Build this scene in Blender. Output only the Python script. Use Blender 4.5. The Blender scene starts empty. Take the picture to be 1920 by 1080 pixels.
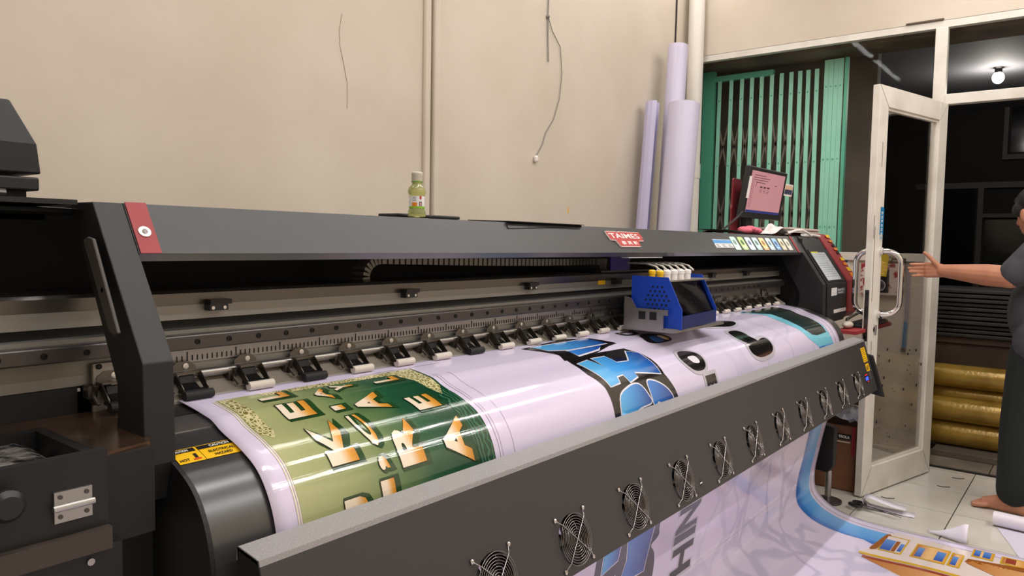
import bpy, bmesh, math, random
import numpy as np
from mathutils import Vector, Matrix

random.seed(7)
SC = bpy.context.scene
COL = SC.collection

# ------------------------------------------------------------------ camera
cam_d = bpy.data.cameras.new('camera')
cam = bpy.data.objects.new('camera', cam_d)
COL.objects.link(cam)
cam_d.sensor_fit = 'HORIZONTAL'
cam_d.sensor_width = 36.0
cam_d.lens = 36.0 * 1393.55 / 1920.0
cam_d.clip_start = 0.05
yaw, pitch, roll = math.radians(51.616), math.radians(-3.574), math.radians(1.019)
fwd = Vector((math.sin(yaw) * math.cos(pitch), math.cos(yaw) * math.cos(pitch), math.sin(pitch)))
rgt = Vector((math.cos(yaw), -math.sin(yaw), 0))
upv = rgt.cross(fwd)
r2 = rgt * math.cos(roll) + upv * math.sin(roll)
u2 = -rgt * math.sin(roll) + upv * math.cos(roll)
mw = Matrix((r2, u2, -fwd)).transposed().to_4x4()
mw.translation = Vector((0, 0, 1.33))
cam.matrix_world = mw
SC.camera = cam

# ------------------------------------------------------------------ world, lights, exposure
SC.view_settings.view_transform = 'Standard'
SC.view_settings.look = 'None'
SC.view_settings.gamma = 1.0
SC.view_settings.use_curve_mapping = False
SC.view_settings.exposure = -0.1
world = bpy.data.worlds.new('night')
SC.world = world
world.use_nodes = True
world.node_tree.nodes['Background'].inputs[0].default_value = (0.35, 0.42, 0.55, 1)
world.node_tree.nodes['Background'].inputs[1].default_value = 0.015


def area(name, loc, sx, sy, power, color=(1, 0.96, 0.92), rot=(0, 0, 0)):
    d = bpy.data.lights.new(name, 'AREA')
    d.shape = 'RECTANGLE'
    d.size, d.size_y = sx, sy
    d.energy = power
    d.color = color
    o = bpy.data.objects.new(name, d)
    o.location = loc
    o.rotation_euler = rot
    COL.objects.link(o)
    return o


CEIL = 3.55
for x in (0.2, 1.6, 3.0, 4.35):                 # three rows of fluorescent battens under the ceiling
    area('tube_light', (x, 2.15, CEIL - .08), 1.2, .06, 8.5, (1, .97, .945))
    area('tube_light', (x, 0.55, CEIL - .08), 1.2, .06, 17, (1, .97, .945))
    area('tube_light', (x, -1.3, CEIL - .08), 1.2, .06, 22, (1, .97, .945))

# ------------------------------------------------------------------ materials
def lin(c):
    out = []
    for v in c[:3]:
        v = v / 255.0
        out.append(v / 12.92 if v <= .04045 else ((v + .055) / 1.055) ** 2.4)
    return (*out, 1.0)


MATS = {}


def mat(name, col, rough=.5, metal=0.0, var=None, bump=None, emit=None, spec=.5, trans=0.0, coat=0.0, coord='Object'):
    """var=(scale, col2, contrast lo, hi); bump=(scale, strength, distance)"""
    if name in MATS:
        return MATS[name]
    m = bpy.data.materials.new(name)
    m.use_nodes = True
    nt = m.node_tree
    b = nt.nodes['Principled BSDF']
    b.inputs['Base Color'].default_value = lin(col)
    b.inputs['Roughness'].default_value = rough
    b.inputs['Metallic'].default_value = metal
    b.inputs['Specular IOR Level'].default_value = spec
    b.inputs['Transmission Weight'].default_value = trans
    b.inputs['Coat Weight'].default_value = coat
    tc = nt.nodes.new('ShaderNodeTexCoord')
    if var:
        n = nt.nodes.new('ShaderNodeTexNoise')
        n.inputs['Scale'].default_value = var[0]
        n.inputs['Detail'].default_value = 5
        nt.links.new(tc.outputs[coord], n.inputs['Vector'])
        r = nt.nodes.new('ShaderNodeValToRGB')
        r.color_ramp.elements[0].position = var[2]
        r.color_ramp.elements[1].position = var[3]
        r.color_ramp.elements[0].color = lin(col)
        r.color_ramp.elements[1].color = lin(var[1])
        nt.links.new(n.outputs['Fac'], r.inputs[0])
        nt.links.new(r.outputs[0], b.inputs['Base Color'])
    if bump:
        n2 = nt.nodes.new('ShaderNodeTexNoise')
        n2.inputs['Scale'].default_value = bump[0]
        n2.inputs['Detail'].default_value = 3
        nt.links.new(tc.outputs[coord], n2.inputs['Vector'])
        bp = nt.nodes.new('ShaderNodeBump')
        bp.inputs['Strength'].default_value = bump[1]
        bp.inputs['Distance'].default_value = bump[2]
        nt.links.new(n2.outputs['Fac'], bp.inputs['Height'])
        nt.links.new(bp.outputs[0], b.inputs['Normal'])
    if emit:
        b.inputs['Emission Color'].default_value = lin(emit[0])
        b.inputs['Emission Strength'].default_value = emit[1]
    MATS[name] = m
    return m


def glass_mat(name, tint=(255, 255, 255), refl=1.0, rough=.02):
    if name in MATS:
        return MATS[name]
    m = bpy.data.materials.new(name)
    m.use_nodes = True
    nt = m.node_tree
    nt.nodes.clear()
    out = nt.nodes.new('ShaderNodeOutputMaterial')
    t = nt.nodes.new('ShaderNodeBsdfTransparent')
    t.inputs[0].default_value = lin(tint)
    g = nt.nodes.new('ShaderNodeBsdfGlossy')
    g.inputs['Roughness'].default_value = rough
    f = nt.nodes.new('ShaderNodeFresnel')
    f.inputs[0].default_value = 1.35
    mul = nt.nodes.new('ShaderNodeMath')
    mul.operation = 'MULTIPLY'
    mul.inputs[1].default_value = refl
    mx = nt.nodes.new('ShaderNodeMixShader')
    nt.links.new(f.outputs[0], mul.inputs[0])
    nt.links.new(mul.outputs[0], mx.inputs[0])
    nt.links.new(t.outputs[0], mx.inputs[1])
    nt.links.new(g.outputs[0], mx.inputs[2])
    nt.links.new(mx.outputs[0], out.inputs[0])
    MATS[name] = m
    return m


def ramp_mat(name, stops, axis='X', rough=.35, coord='Generated', rib=False, noise=0.0):
    """gradient print: stops = [(pos, colour), ...] along one axis of the piece's own box"""
    if name in MATS:
        return MATS[name]
    m = bpy.data.materials.new(name)
    m.use_nodes = True
    nt = m.node_tree
    b = nt.nodes['Principled BSDF']
    b.inputs['Roughness'].default_value = rough
    tc = nt.nodes.new('ShaderNodeTexCoord')
    sp = nt.nodes.new('ShaderNodeSeparateXYZ')
    nt.links.new(tc.outputs[coord], sp.inputs[0])
    r = nt.nodes.new('ShaderNodeValToRGB')
    el = r.color_ramp.elements
    while len(el) < len(stops):
        el.new(.5)
    for e, (p, c) in zip(el, stops):
        e.position = p
        e.color = lin(c)
    src = sp.outputs[axis]
    if noise:
        n = nt.nodes.new('ShaderNodeTexNoise')
        n.inputs['Scale'].default_value = 6
        nt.links.new(tc.outputs[coord], n.inputs['Vector'])
        ma = nt.nodes.new('ShaderNodeMath')
        ma.operation = 'MULTIPLY_ADD'
        ma.inputs[1].default_value = noise
        nt.links.new(n.outputs['Fac'], ma.inputs[0])
        nt.links.new(src, ma.inputs[2])
        src = ma.outputs[0]
    nt.links.new(src, r.inputs[0])
    nt.links.new(r.outputs[0], b.inputs['Base Color'])
    if rib:
        add_rib(nt, b)
    MATS[name] = m
    return m


RIB = .07


def add_rib(nt, b):
    b.inputs['Specular IOR Level'].default_value = .9
    """woven ribs of the banner vinyl, running along the roller"""
    uv = nt.nodes.new('ShaderNodeUVMap')
    uv.uv_map = 'uv'
    mp = nt.nodes.new('ShaderNodeMapping')
    mp.inputs['Scale'].default_value = (6, 330, 1)
    nt.links.new(uv.outputs[0], mp.inputs[0])
    n = nt.nodes.new('ShaderNodeTexNoise')
    n.inputs['Scale'].default_value = 1.0
    n.inputs['Detail'].default_value = 2
    nt.links.new(mp.outputs[0], n.inputs['Vector'])
    bp = nt.nodes.new('ShaderNodeBump')
    bp.inputs['Strength'].default_value = RIB
    bp.inputs['Distance'].default_value = .002
    nt.links.new(n.outputs['Fac'], bp.inputs['Height'])
    nt.links.new(bp.outputs[0], b.inputs['Normal'])


def ink(name, col, rough=.11):
    if name in MATS:
        return MATS[name]
    m = mat(name, col, rough)
    add_rib(m.node_tree, m.node_tree.nodes['Principled BSDF'])
    return m


# ------------------------------------------------------------------ mesh helpers
class G:
    def __init__(self):
        self.v, self.f = [], []

    def add(self, verts, faces):
        n = len(self.v)
        self.v += [tuple(p) for p in verts]
        self.f += [tuple(i + n for i in f) for f in faces]
        return self

    def box(self, x0, x1, y0, y1, z0, z1):
        return self.add([(x0, y0, z0), (x1, y0, z0), (x1, y1, z0), (x0, y1, z0), (x0, y0, z1), (x1, y0, z1), (x1, y1, z1), (x0, y1, z1)],
                        [(0, 3, 2, 1), (4, 5, 6, 7), (0, 1, 5, 4), (1, 2, 6, 5), (2, 3, 7, 6), (3, 0, 4, 7)])

    def prism(self, poly, axis, a0, a1):
        def P(p, a):
            return {'x': (a, p[0], p[1]), 'y': (p[0], a, p[1]), 'z': (p[0], p[1], a)}[axis]
        n = len(poly)
        vs = [P(p, a0) for p in poly] + [P(p, a1) for p in poly]
        fs = [tuple(range(n)), tuple(range(2 * n - 1, n - 1, -1))] + [(i, (i + 1) % n, (i + 1) % n + n, i + n) for i in range(n)]
        return self.add(vs, fs)

    def hexa(self, pts):
        """eight corners: four of one face, four of the opposite one in the same order"""
        return self.add(pts, [(0, 1, 2, 3), (7, 6, 5, 4), (0, 4, 5, 1), (1, 5, 6, 2), (2, 6, 7, 3), (3, 7, 4, 0)])

    def tube(self, path, r, n=8, cap=True, closed=False):
        path = [Vector(p) for p in path]
        rs = r if isinstance(r, (list, tuple)) else [r] * len(path)
        L = len(path)
        rings = []
        ref = None
        for i, p in enumerate(path):
            if closed:
                t = path[(i + 1) % L] - path[i - 1]
            else:
                t = path[min(i + 1, L - 1)] - path[max(i - 1, 0)]
            t = t.normalized() if t.length > 1e-9 else Vector((0, 0, 1))
            if ref is None:
                ref = Vector((0, 0, 1)) if abs(t.z) < .9 else Vector((1, 0, 0))
            a = t.cross(ref)
            if a.length < 1e-6:
                a = t.orthogonal()
            a.normalize()
            b = a.cross(t).normalized()
            ref = b
            rings.append([p + (a * math.cos(2 * math.pi * k / n) + b * math.sin(2 * math.pi * k / n)) * rs[i] for k in range(n)])
        vs = [q for ring in rings for q in ring]
        fs = []
        for i in range(L if closed else L - 1):
            j = (i + 1) % L
            for k in range(n):
                fs.append((i * n + k, i * n + (k + 1) % n, j * n + (k + 1) % n, j * n + k))
        if cap and not closed:
            fs += [tuple(range(n - 1, -1, -1)), tuple((L - 1) * n + k for k in range(n))]
        return self.add(vs, fs)

    def lathe(self, prof, c=(0, 0, 0), n=24, axis='z'):
        vs, fs = [], []
        for r, h in prof:
            for k in range(n):
                a = 2 * math.pi * k / n
                q = (r * math.cos(a), r * math.sin(a), h)
                if axis == 'y':
                    q = (q[0], -q[2], q[1])
                elif axis == 'x':
                    q = (q[2], q[0], q[1])
                vs.append((c[0] + q[0], c[1] + q[1], c[2] + q[2]))
        for i in range(len(prof) - 1):
            for k in range(n):
                fs.append((i * n + k, i * n + (k + 1) % n, (i + 1) * n + (k + 1) % n, (i + 1) * n + k))
        if prof[0][0] > 1e-6:
            fs.append(tuple(range(n - 1, -1, -1)))
        if prof[-1][0] > 1e-6:
            fs.append(tuple((len(prof) - 1) * n + k for k in range(n)))
        return self.add(vs, fs)

    def ball(self, c, r, n=12, m=8):
        r = r if isinstance(r, (tuple, list)) else (r, r, r)
        vs = [(c[0], c[1], c[2] - r[2])]
        fs = []
        for i in range(1, m):
            ph = -math.pi / 2 + math.pi * i / m
            for k in range(n):
                a = 2 * math.pi * k / n
                vs.append((c[0] + r[0] * math.cos(ph) * math.cos(a), c[1] + r[1] * math.cos(ph) * math.sin(a), c[2] + r[2] * math.sin(ph)))
        vs.append((c[0], c[1], c[2] + r[2]))
        for k in range(n):
            fs.append((0, 1 + (k + 1) % n, 1 + k))
            for i in range(m - 2):
                fs.append((1 + i * n + k, 1 + i * n + (k + 1) % n, 1 + (i + 1) * n + (k + 1) % n, 1 + (i + 1) * n + k))
            fs.append((1 + (m - 2) * n + k, 1 + (m - 2) * n + (k + 1) % n, len(vs) - 1))
        return self.add(vs, fs)

    def cap(self, a, b, ra, rb, n=14):
        """tapered capsule"""
        a, b = Vector(a), Vector(b)
        t = (b - a).normalized()
        path, rs = [], []
        for k in range(5):
            ang = math.pi / 2 * (1 - k / 4)
            path.append(a - t * ra * math.sin(ang))
            rs.append(max(ra * math.cos(ang), ra * .05))
        for k in range(5):
            ang = math.pi / 2 * k / 4
            path.append(b + t * rb * math.sin(ang))
            rs.append(max(rb * math.cos(ang), rb * .05))
        return self.tube(path, rs, n)

    def mesh(self, name, base=(0, 0, 0), smooth=False):
        me = bpy.data.meshes.new(name)
        me.from_pydata([(p[0] - base[0], p[1] - base[1], p[2] - base[2]) for p in self.v], [], self.f)
        bm = bmesh.new()
        bm.from_mesh(me)
        bmesh.ops.recalc_face_normals(bm, faces=bm.faces)
        bm.to_mesh(me)
        bm.free()
        if smooth:
            me.polygons.foreach_set('use_smooth', [True] * len(me.polygons))
        me.update()
        return me

    def build(self, name, m, parent=None, base=None, smooth=False, bevel=0.0):
        if base is None:
            base = ROOT.get(parent.name, (0, 0, 0)) if parent else (0, 0, 0)
        o = link(name, self.mesh(name, base, smooth), m, parent)
        if parent:
            ROOT[o.name] = base
        if bevel:
            bv = o.modifiers.new('bevel', 'BEVEL')
            bv.width = bevel
            bv.segments = 2
            bv.limit_method = 'ANGLE'
        if smooth:
            es = o.modifiers.new('edges', 'EDGE_SPLIT')
            es.split_angle = math.radians(40)
        return o


ROOT = {}


def link(name, me, m, parent=None, loc=None):
    o = bpy.data.objects.new(name, me)
    COL.objects.link(o)
    if m is not None and not me.materials:
        me.materials.append(m)
    if parent:
        o.parent = parent
    if loc:
        o.location = loc
    return o


def thing(name, label, cat, base, group=None):
    o = bpy.data.objects.new(name, None)
    COL.objects.link(o)
    o.empty_display_size = .05
    o.location = base
    ROOT[o.name] = tuple(base)
    o['label'], o['category'] = label, cat
    if group:
        o['group'] = group
    return o


def tag(o, label, cat, group=None):
    o['label'], o['category'] = label, cat
    if group:
        o['group'] = group
    return o


def struct(o, label=None):
    o['kind'] = 'structure'
    if label:
        o['label'] = label
    return o


def single(name, g, m, label, cat, base, group=None, smooth=False, bevel=0.0):
    """a thing that is one mesh, its origin at its base"""
    o = g.build(name, m, None, base, smooth, bevel)
    o.location = base
    return tag(o, label, cat, group)


def text_mesh(s, bold=0.0, res=3):
    c = bpy.data.curves.new('lettering', 'FONT')
    c.body = s
    c.align_x = 'LEFT'
    c.offset = bold
    c.resolution_u = res
    o = bpy.data.objects.new('lettering', c)
    COL.objects.link(o)
    bpy.context.view_layer.update()
    me = bpy.data.meshes.new_from_object(o.evaluated_get(bpy.context.evaluated_depsgraph_get()))
    bpy.data.objects.remove(o)
    bpy.data.curves.remove(c)
    me.materials.clear()
    return me


def flat_text(name, s, m, parent, org, ex, ey, w, h, bold=0.0, base=None):
    """lettering laid on a plane: org lower-left corner, ex / ey unit vectors, w x h the box it fills"""
    me = text_mesh(s, bold)
    xs = [v.co.x for v in me.vertices]
    ys = [v.co.y for v in me.vertices]
    x0, x1, y0, y1 = min(xs), max(xs), min(ys), max(ys)
    org, ex, ey = Vector(org), Vector(ex), Vector(ey)
    if base is None:
        base = ROOT.get(parent.name, (0, 0, 0))
    for v in me.vertices:
        a = (v.co.x - x0) / max(x1 - x0, 1e-6) * w
        b = (v.co.y - y0) / max(y1 - y0, 1e-6) * h
        v.co = org + ex * a + ey * b - Vector(base)
    me.update()
    return link(name, me, m, parent)


def rect(org, ex, ey, w, h, t, g=None):
    """thin slab on a plane, t thick along the plane normal"""
    g = g or G()
    org, ex, ey = Vector(org), Vector(ex), Vector(ey)
    n = ex.cross(ey).normalized() * t
    a = [org, org + ex * w, org + ex * w + ey * h, org + ey * h]
    return g.hexa([p + n for p in a] + a)


# palette ----------------------------------------------------------
m_wall = mat('cream plaster', (215, 204, 189), .75, var=(1.6, (201, 188, 170), .35, .75), bump=(14, .12, .01))
m_wall2 = mat('plain plaster', (205, 194, 176), .8)
m_ceil = mat('white ceiling', (225, 221, 212), .8)
m_tile = mat('glazed floor tile', (214, 210, 202), .18, var=(2.5, (196, 190, 180), .35, .7))
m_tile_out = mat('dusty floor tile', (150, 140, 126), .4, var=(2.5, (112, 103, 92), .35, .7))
m_grout = mat('dark grout', (40, 36, 34), .9)
m_black = mat('black powder coat', (23, 23, 25), .5, bump=(900, .12, .001))
m_dark = mat('matt black steel', (13, 13, 15), .6)
m_char = mat('charcoal powder coat', (51, 51, 53), .36, bump=(1400, .25, .001))
m_panel = mat('grey fan panel paint', (55, 53, 54), .45, bump=(1400, .15, .001))
m_lip = mat('sparkling grey paint', (146, 143, 144), .35, var=(520, (215, 212, 212), .62, .72), bump=(900, .3, .001))  # pale speckles put the lip's sparkle into the colour
m_red = mat('red powder coat', (150, 42, 48), .5, bump=(900, .15, .001))
m_steel = mat('brushed steel', (176, 174, 172), .38, 1.0, bump=(60, .05, .002))
m_alu = mat('grey anodised rail', (150, 148, 143), .45, .6)
m_chrome = mat('chrome', (225, 225, 228), .08, 1.0)
m_rail = mat('dark steel rail', (92, 88, 88), .32, .8)
m_bolt = mat('blackened bolt', (26, 26, 28), .4, .5)
m_white = mat('white painted aluminium', (226, 221, 212), .4, var=(6, (206, 199, 188), .45, .75))
m_paper = mat('white paper', (232, 226, 224), .7)
m_cream = mat('cream sheet metal', (226, 217, 202), .6)
m_ply = mat('grey media bed', (166, 158, 148), .5, .1)
m_blackp = mat('black plastic', (24, 24, 26), .42)
m_rubber = mat('black rubber', (16, 16, 17), .7)
m_glass = glass_mat('clear pane', (254, 255, 254), .14)
m_lilac = mat('lilac vinyl', (208, 202, 226), .35)
m_yel = mat('warning yellow', (240, 190, 20), .45)
m_ink_black = mat('black print', (18, 16, 16), .5)
m_textw = mat('white print', (240, 238, 235), .5)

# ------------------------------------------------------------------ the setting
XW, YB = 5.05, 2.40          # inner faces of the glazed wall and the back wall
XL, YF = -1.3, -2.1

g = G().box(XL, 5.16, YF, YB, -.06, -.006)
floor = struct(g.build('floor', m_grout))
tile_me = G().box(-.1975, .1975, -.1975, .1975, -.006, 0).mesh('tile')
tile_me.materials.append(m_tile)
i = 0
for ix in range(-14, 3):
    for iy in range(-7, 5):
        cx, cy = 4.266 + .4 * ix - .2, .52 + .4 * iy + .2
        if cx - .2 < XL or cx > 4.95 or cy + .2 > YB + .15 or cy - .2 < YF:
            continue
        if cx < 2.2 and cy > .9:
            continue
        x0, x1, y0, y1 = cx - .1985, cx + .1985, cy - .1985, min(cy + .1985, YB)
        if abs(y1 - cy - .1985) < 1e-6:
            link('tile', tile_me, m_tile, floor, (cx, cy, 0))
        else:
            me = G().box(x0 - cx, x1 - cx, y0 - cy, y1 - cy, -.006, 0).mesh('tile')
            link('tile', me, m_tile, floor, (cx, cy, 0))
# cut row of tiles before the threshold
for iy in range(-7, 5):
    cy = .52 + .4 * iy + .2
    me = G().box(.0015, .088, -.1985, .1985, -.006, 0).mesh('tile')
    link('tile', me, m_tile, floor, (4.866 + .2 + .0, cy, 0))

struct(G().box(5.118, 5.158, -.1, .775, -.004, .0015).build('trim_4', m_rubber), 'black threshold strip in the doorway')
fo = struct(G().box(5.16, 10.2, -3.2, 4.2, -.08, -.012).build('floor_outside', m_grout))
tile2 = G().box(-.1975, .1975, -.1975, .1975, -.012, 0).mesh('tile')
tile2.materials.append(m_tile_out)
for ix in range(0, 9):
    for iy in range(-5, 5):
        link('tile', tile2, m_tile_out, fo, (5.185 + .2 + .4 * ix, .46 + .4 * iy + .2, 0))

struct(G().box(XL - .1, XW + .1, YB, YB + .12, 0, CEIL).build('wall_back', m_wall))
struct(G().box(XL - .1, XL, YF, YB, 0, CEIL).build('wall_left', m_wall2))
struct(G().box(XL - .1, XW + .1, YF - .12, YF, 0, CEIL).build('wall_front', m_wall2))
struct(G().box(XL - .1, XW + .1, YF - .12, YB + .12, CEIL, CEIL + .1).build('ceiling', m_ceil))
# right wall: plaster above the glazing, panel below the sill
w = struct(G().box(XW, XW + .12, YF, YB, 2.67, CEIL).build('wall_right', m_wall))
G().box(XW + .02, XW + .09, .80, YB, 0, 1.25).build('lower_panel', m_cream, w)
G().box(XW, XW + .12, YF, -.10, 0, 2.67).build('side_pier', m_wall2, w)
G().box(XW + .012, XW + .02, .84, YB, 0.0, .09).build('skirting', m_cream, w)

win = struct(G().box(XW, XW + .05, -.10, YB, 2.63, 2.672).build('window_1', m_white))
for (a, b, c, d, nm) in ((.775, .84, 0, 2.63, 'mullion'), (.84, YB, 1.25, 1.30, 'sill_rail'), (-.10, .775, 2.18, 2.24, 'transom_rail'), (2.35, YB, 1.30, 2.63, 'side_rail'), (-.10, -.05, 0, 2.18, 'door_jamb'), (-.10, -.05, 2.24, 2.63, 'side_rail')):
    G().box(XW - .005, XW + .055, a, b, c, d).build(nm, m_white, win, bevel=.003)
G().box(XW + .02, XW + .026, .84, 2.35, 1.30, 2.63).build('pane', m_glass, win)
G().box(XW + .02, XW + .026, -.05, .775, 2.24, 2.63).build('pane', m_glass, win)
G().box(XW - .012, XW + .01, .80, 1.0, 2.674, 2.682).build('fixing_strip', mat('brown strip', (92, 74, 62), .6), win)
m_ink_blue = mat('pen ink', (40, 38, 48), .6)
flat_text('handwriting', 'JENDELA', m_ink_blue, win, (XW - .0065, 1.045, 1.262), (0, -1, 0), (0, 0, 1), .085, .022, .01)

# wall conduits, cracks, socket
tr = struct(G().box(2.365, 2.398, YB - .022, YB, 0, CEIL).build('trim_1', m_wall, bevel=.006), None)
tr2 = struct(G().box(2.415, 2.452, YB - .030, YB, 0, CEIL).build('trim_2', m_wall, bevel=.010), None)
cr = G().tube([(1.918, YB - .0006, 2.215), (1.905, YB - .0006, 2.15), (1.908, YB - .0006, 2.09), (1.925, YB - .0006, 2.03), (1.945, YB - .0006, 1.95), (1.945, YB - .0006, 1.85)], .0012, 4)
cr.build('plaster_crack', mat('crack brown', (150, 132, 108), .9), bpy.data.objects['wall_back'], base=(0, 0, 0))  # thin brownish line drawn along the crack
G().prism([(3.525, 1.497), (3.537, 1.50), (3.537, 1.525), (3.531, 1.535), (3.527, 1.52)], 'y', YB - .001, YB).build('paint_drip', m_yel, bpy.data.objects['wall_back'], base=(0, 0, 0))

t = thing('wall_socket', 'white wall socket beside the leaning lilac rolls', 'socket', (4.44, YB, 1.58))
G().box(4.392, 4.492, YB - .018, YB, 1.535, 1.635).build('face_plate', mat('ivory plastic', (222, 212, 190), .4), t, bevel=.004)
G().lathe([(.034, 0), (.034, .004), (.028, .004), (.026, -.0)], (4.442, YB - .018, 1.585), 20, 'y').build('socket_ring', mat('ivory plastic', (222, 212, 190)), t)
for dx in (-.01, .01):
    G().lathe([(.004, 0), (.004, .003)], (4.442 + dx, YB - .019, 1.585), 8, 'y').build('pin_hole', m_bolt, t)

t = thing('hanging_wire', 'thin grey wire hanging down the wall with a white plug end', 'wire', (3.2, YB - .01, 1.72))
yb = YB - .008
G().tube([(3.294, yb, CEIL), (3.292, yb, 2.70), (3.288, yb, 2.54), (3.293, yb, 2.39), (3.300, yb, 2.30)], .0035, 6).build('strand', mat('grey cable', (120, 116, 112), .5), t)
G().tube([(3.288, yb, 2.54), (3.33, yb, 2.47), (3.41, yb, 2.40), (3.43, yb, 2.26), (3.412, yb, 2.12), (3.36, yb, 2.0), (3.29, yb, 1.92), (3.26, yb, 1.85), (3.206, yb, 1.785)], .0024, 6).build('strand', mat('grey cable', (120, 116, 112)), t)
G().ball((3.288, yb, 2.535), .011, 8, 6).build('knot', mat('grey cable', (120, 116, 112)), t)
G().lathe([(.009, 0), (.012, .006), (.012, .026), (.006, .034)], (3.2, YB - .013, 1.755), 12).build('plug_end', m_paper, t)

o = single('wall_cable', G().tube([(4.800, YB - .006, CEIL), (4.800, YB - .006, 2.9), (4.785, YB - .006, 2.2), (4.78, YB - .006, 1.4), (4.78, YB - .006, .1)], .006, 6), m_blackp,
           'black cable running down the back wall beside the white pipe', 'cable', (4.78, YB - .006, .1))
o = single('corner_pipe', G().lathe([(.055, 0), (.055, 1.8), (.059, 1.8), (.059, 1.9), (.055, 1.9), (.055, CEIL - .005)], (4.955, 2.315, 0), 28), mat('white pvc', (228, 222, 214), .4),
           'thick white pipe standing in the room corner by the window', 'pipe', (4.955, 2.315, 0), smooth=True)

# rolls leaning in the corner behind the printer
def roll_thing(name, p0, p1, r, m, label, group=None, core=.3):
    t = thing(name, label, 'roll', p0, group)
    p0, p1 = Vector(p0), Vector(p1)
    d = (p1 - p0).normalized()
    g = G()
    g.tube([p0, p1], r, 28, cap=False)
    g.build('sheet', m, t, smooth=True)
    e = G()
    a = d.orthogonal().normalized()
    b = d.cross(a)
    for q in (p0, p1):
        vs, fs = [], []
        n = 24
        for rr in (r, r * core):
            vs += [q + (a * math.cos(2 * math.pi * k / n) + b * math.sin(2 * math.pi * k / n)) * rr for k in range(n)]
        fs = [(k, (k + 1) % n, n + (k + 1) % n, n + k) for k in range(n)]
        e.add(vs, fs)
    e.build('roll_end', m, t)
    c = G()
    c.tube([p0 + d * .004, p1 - d * .004], r * core, 16, cap=False)
    c.build('core_tube', mat('core cardboard', (160, 130, 96), .8), t)
    return t


roll_thing('vinyl_roll', (4.30, 2.22, .01), (4.55, 2.25, 2.63), .066, m_lilac, 'tall thin lilac vinyl roll leaning in the corner behind a thicker roll', 'lilac rolls in the corner')
roll_thing('vinyl_roll', (4.02, 2.06, .01), (4.335, 2.09, 2.20), .097, m_lilac, 'thick lilac vinyl roll leaning in front of the tall thin one', 'lilac rolls in the corner')
g = G()
pts = []
for k in range(9):
    a = math.radians(-20 + 250 * k / 8)
    pts.append((.045 * math.cos(a), .05 * math.sin(a)))
out = [(p[0] * 1.06, p[1] * 1.06) for p in pts]
for (x, y, z), nxt in (((4.06, 2.28, .01), (4.33, 2.30, 2.24)),):
    A = [(x + p[0], y + p[1], z) for p in pts] + [(x + p[0], y + p[1], z) for p in reversed(out)]
    B = [(nxt[0] + p[0], nxt[1] + p[1], nxt[2]) for p in pts] + [(nxt[0] + p[0], nxt[1] + p[1], nxt[2]) for p in reversed(out)]
    n = len(A)
    g.add(A + B, [tuple(range(n)), tuple(range(2 * n - 1, n - 1, -1))] + [(i, (i + 1) % n, (i + 1) % n + n, i + n) for i in range(n)])
single('vinyl_offcut', g, mat('pale lilac sheet', (196, 190, 222), .4), 'half-open curled lilac sheet leaning left of the thick roll', 'sheet', (4.06, 2.28, .01), 'lilac rolls in the corner')

# ------------------------------------------------------------------ banner surface: profile (y, z) swept along x
PROF = [(1.34, 1.040), (1.28, 1.034), (1.22, 1.026), (1.188, 1.0205), (1.174, 1.0178), (1.160, 1.0120), (1.148, 1.0060), (1.128, .9985), (1.09, .9865), (1.035, .958), (1.003, .918), (.985, .87), (.978, .80), (.985, .70), (1.0, .60), (1.03, .463), (1.052, .35), (1.074, .2), (1.065, .12), (1.02, .07), (.976, .045), (.897, .022), (.8, .010), (.68, .006), (.4, .006), (-.2, .006), (-.9, .006)]


def densify(P, n=24):
    P = np.array(P, float)
    Q = np.vstack([2 * P[0] - P[1], P, 2 * P[-1] - P[-2]])
    out = []
    for i in range(1, len(Q) - 2):
        p0, p1, p2, p3 = Q[i - 1:i + 3]
        t0 = 0
        t1 = t0 + np.linalg.norm(p1 - p0) ** .5
        t2 = t1 + np.linalg.norm(p2 - p1) ** .5
        t3 = t2 + np.linalg.norm(p3 - p2) ** .5
        for t in np.linspace(t1, t2, n, endpoint=False):
            A1 = (t1 - t) / (t1 - t0) * p0 + (t - t0) / (t1 - t0) * p1
            A2 = (t2 - t) / (t2 - t1) * p1 + (t - t1) / (t2 - t1) * p2
            A3 = (t3 - t) / (t3 - t2) * p2 + (t - t2) / (t3 - t2) * p3
            B1 = (t2 - t) / (t2 - t0) * A1 + (t - t0) / (t2 - t0) * A2
            B2 = (t3 - t) / (t3 - t1) * A2 + (t - t1) / (t3 - t1) * A3
            out.append((t2 - t) / (t2 - t1) * B1 + (t - t1) / (t2 - t1) * B2)
    out.append(P[-1])
    return np.array(out)


DP = densify(PROF)
DS = np.concatenate([[0], np.cumsum(np.linalg.norm(np.diff(DP, axis=0), axis=1))])
TG = np.gradient(DP, axis=0)
TG /= np.linalg.norm(TG, axis=1)[:, None]


def surf(u, s, off=0.0):
    y = np.interp(s, DS, DP[:, 0])
    z = np.interp(s, DS, DP[:, 1])
    ty = np.interp(s, DS, TG[:, 0])
    tz = np.interp(s, DS, TG[:, 1])
    # outward normal: left of the direction of travel (towards the camera / up)
    ny, nz = tz, -ty
    wv = 0.0
    if s > 1.15:                                   # loose folds where the sheet pools on the floor
        k = min(1, (s - 1.15) / .3)
        wv = k * .010 * (.5 + .5 * math.sin(5.1 * u + 2.3 * s)) * (.5 + .5 * math.sin(11 * s + 2 * u))
    elif s > .55:
        k = min(1, (s - .55) / .3, (1.15 - s) / .2)
        wv = max(0, k) * .006 * math.sin(7 * u + 1.5 * s)
    return Vector((u, y + ny * (off + wv), z + nz * (off + wv)))


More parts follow.
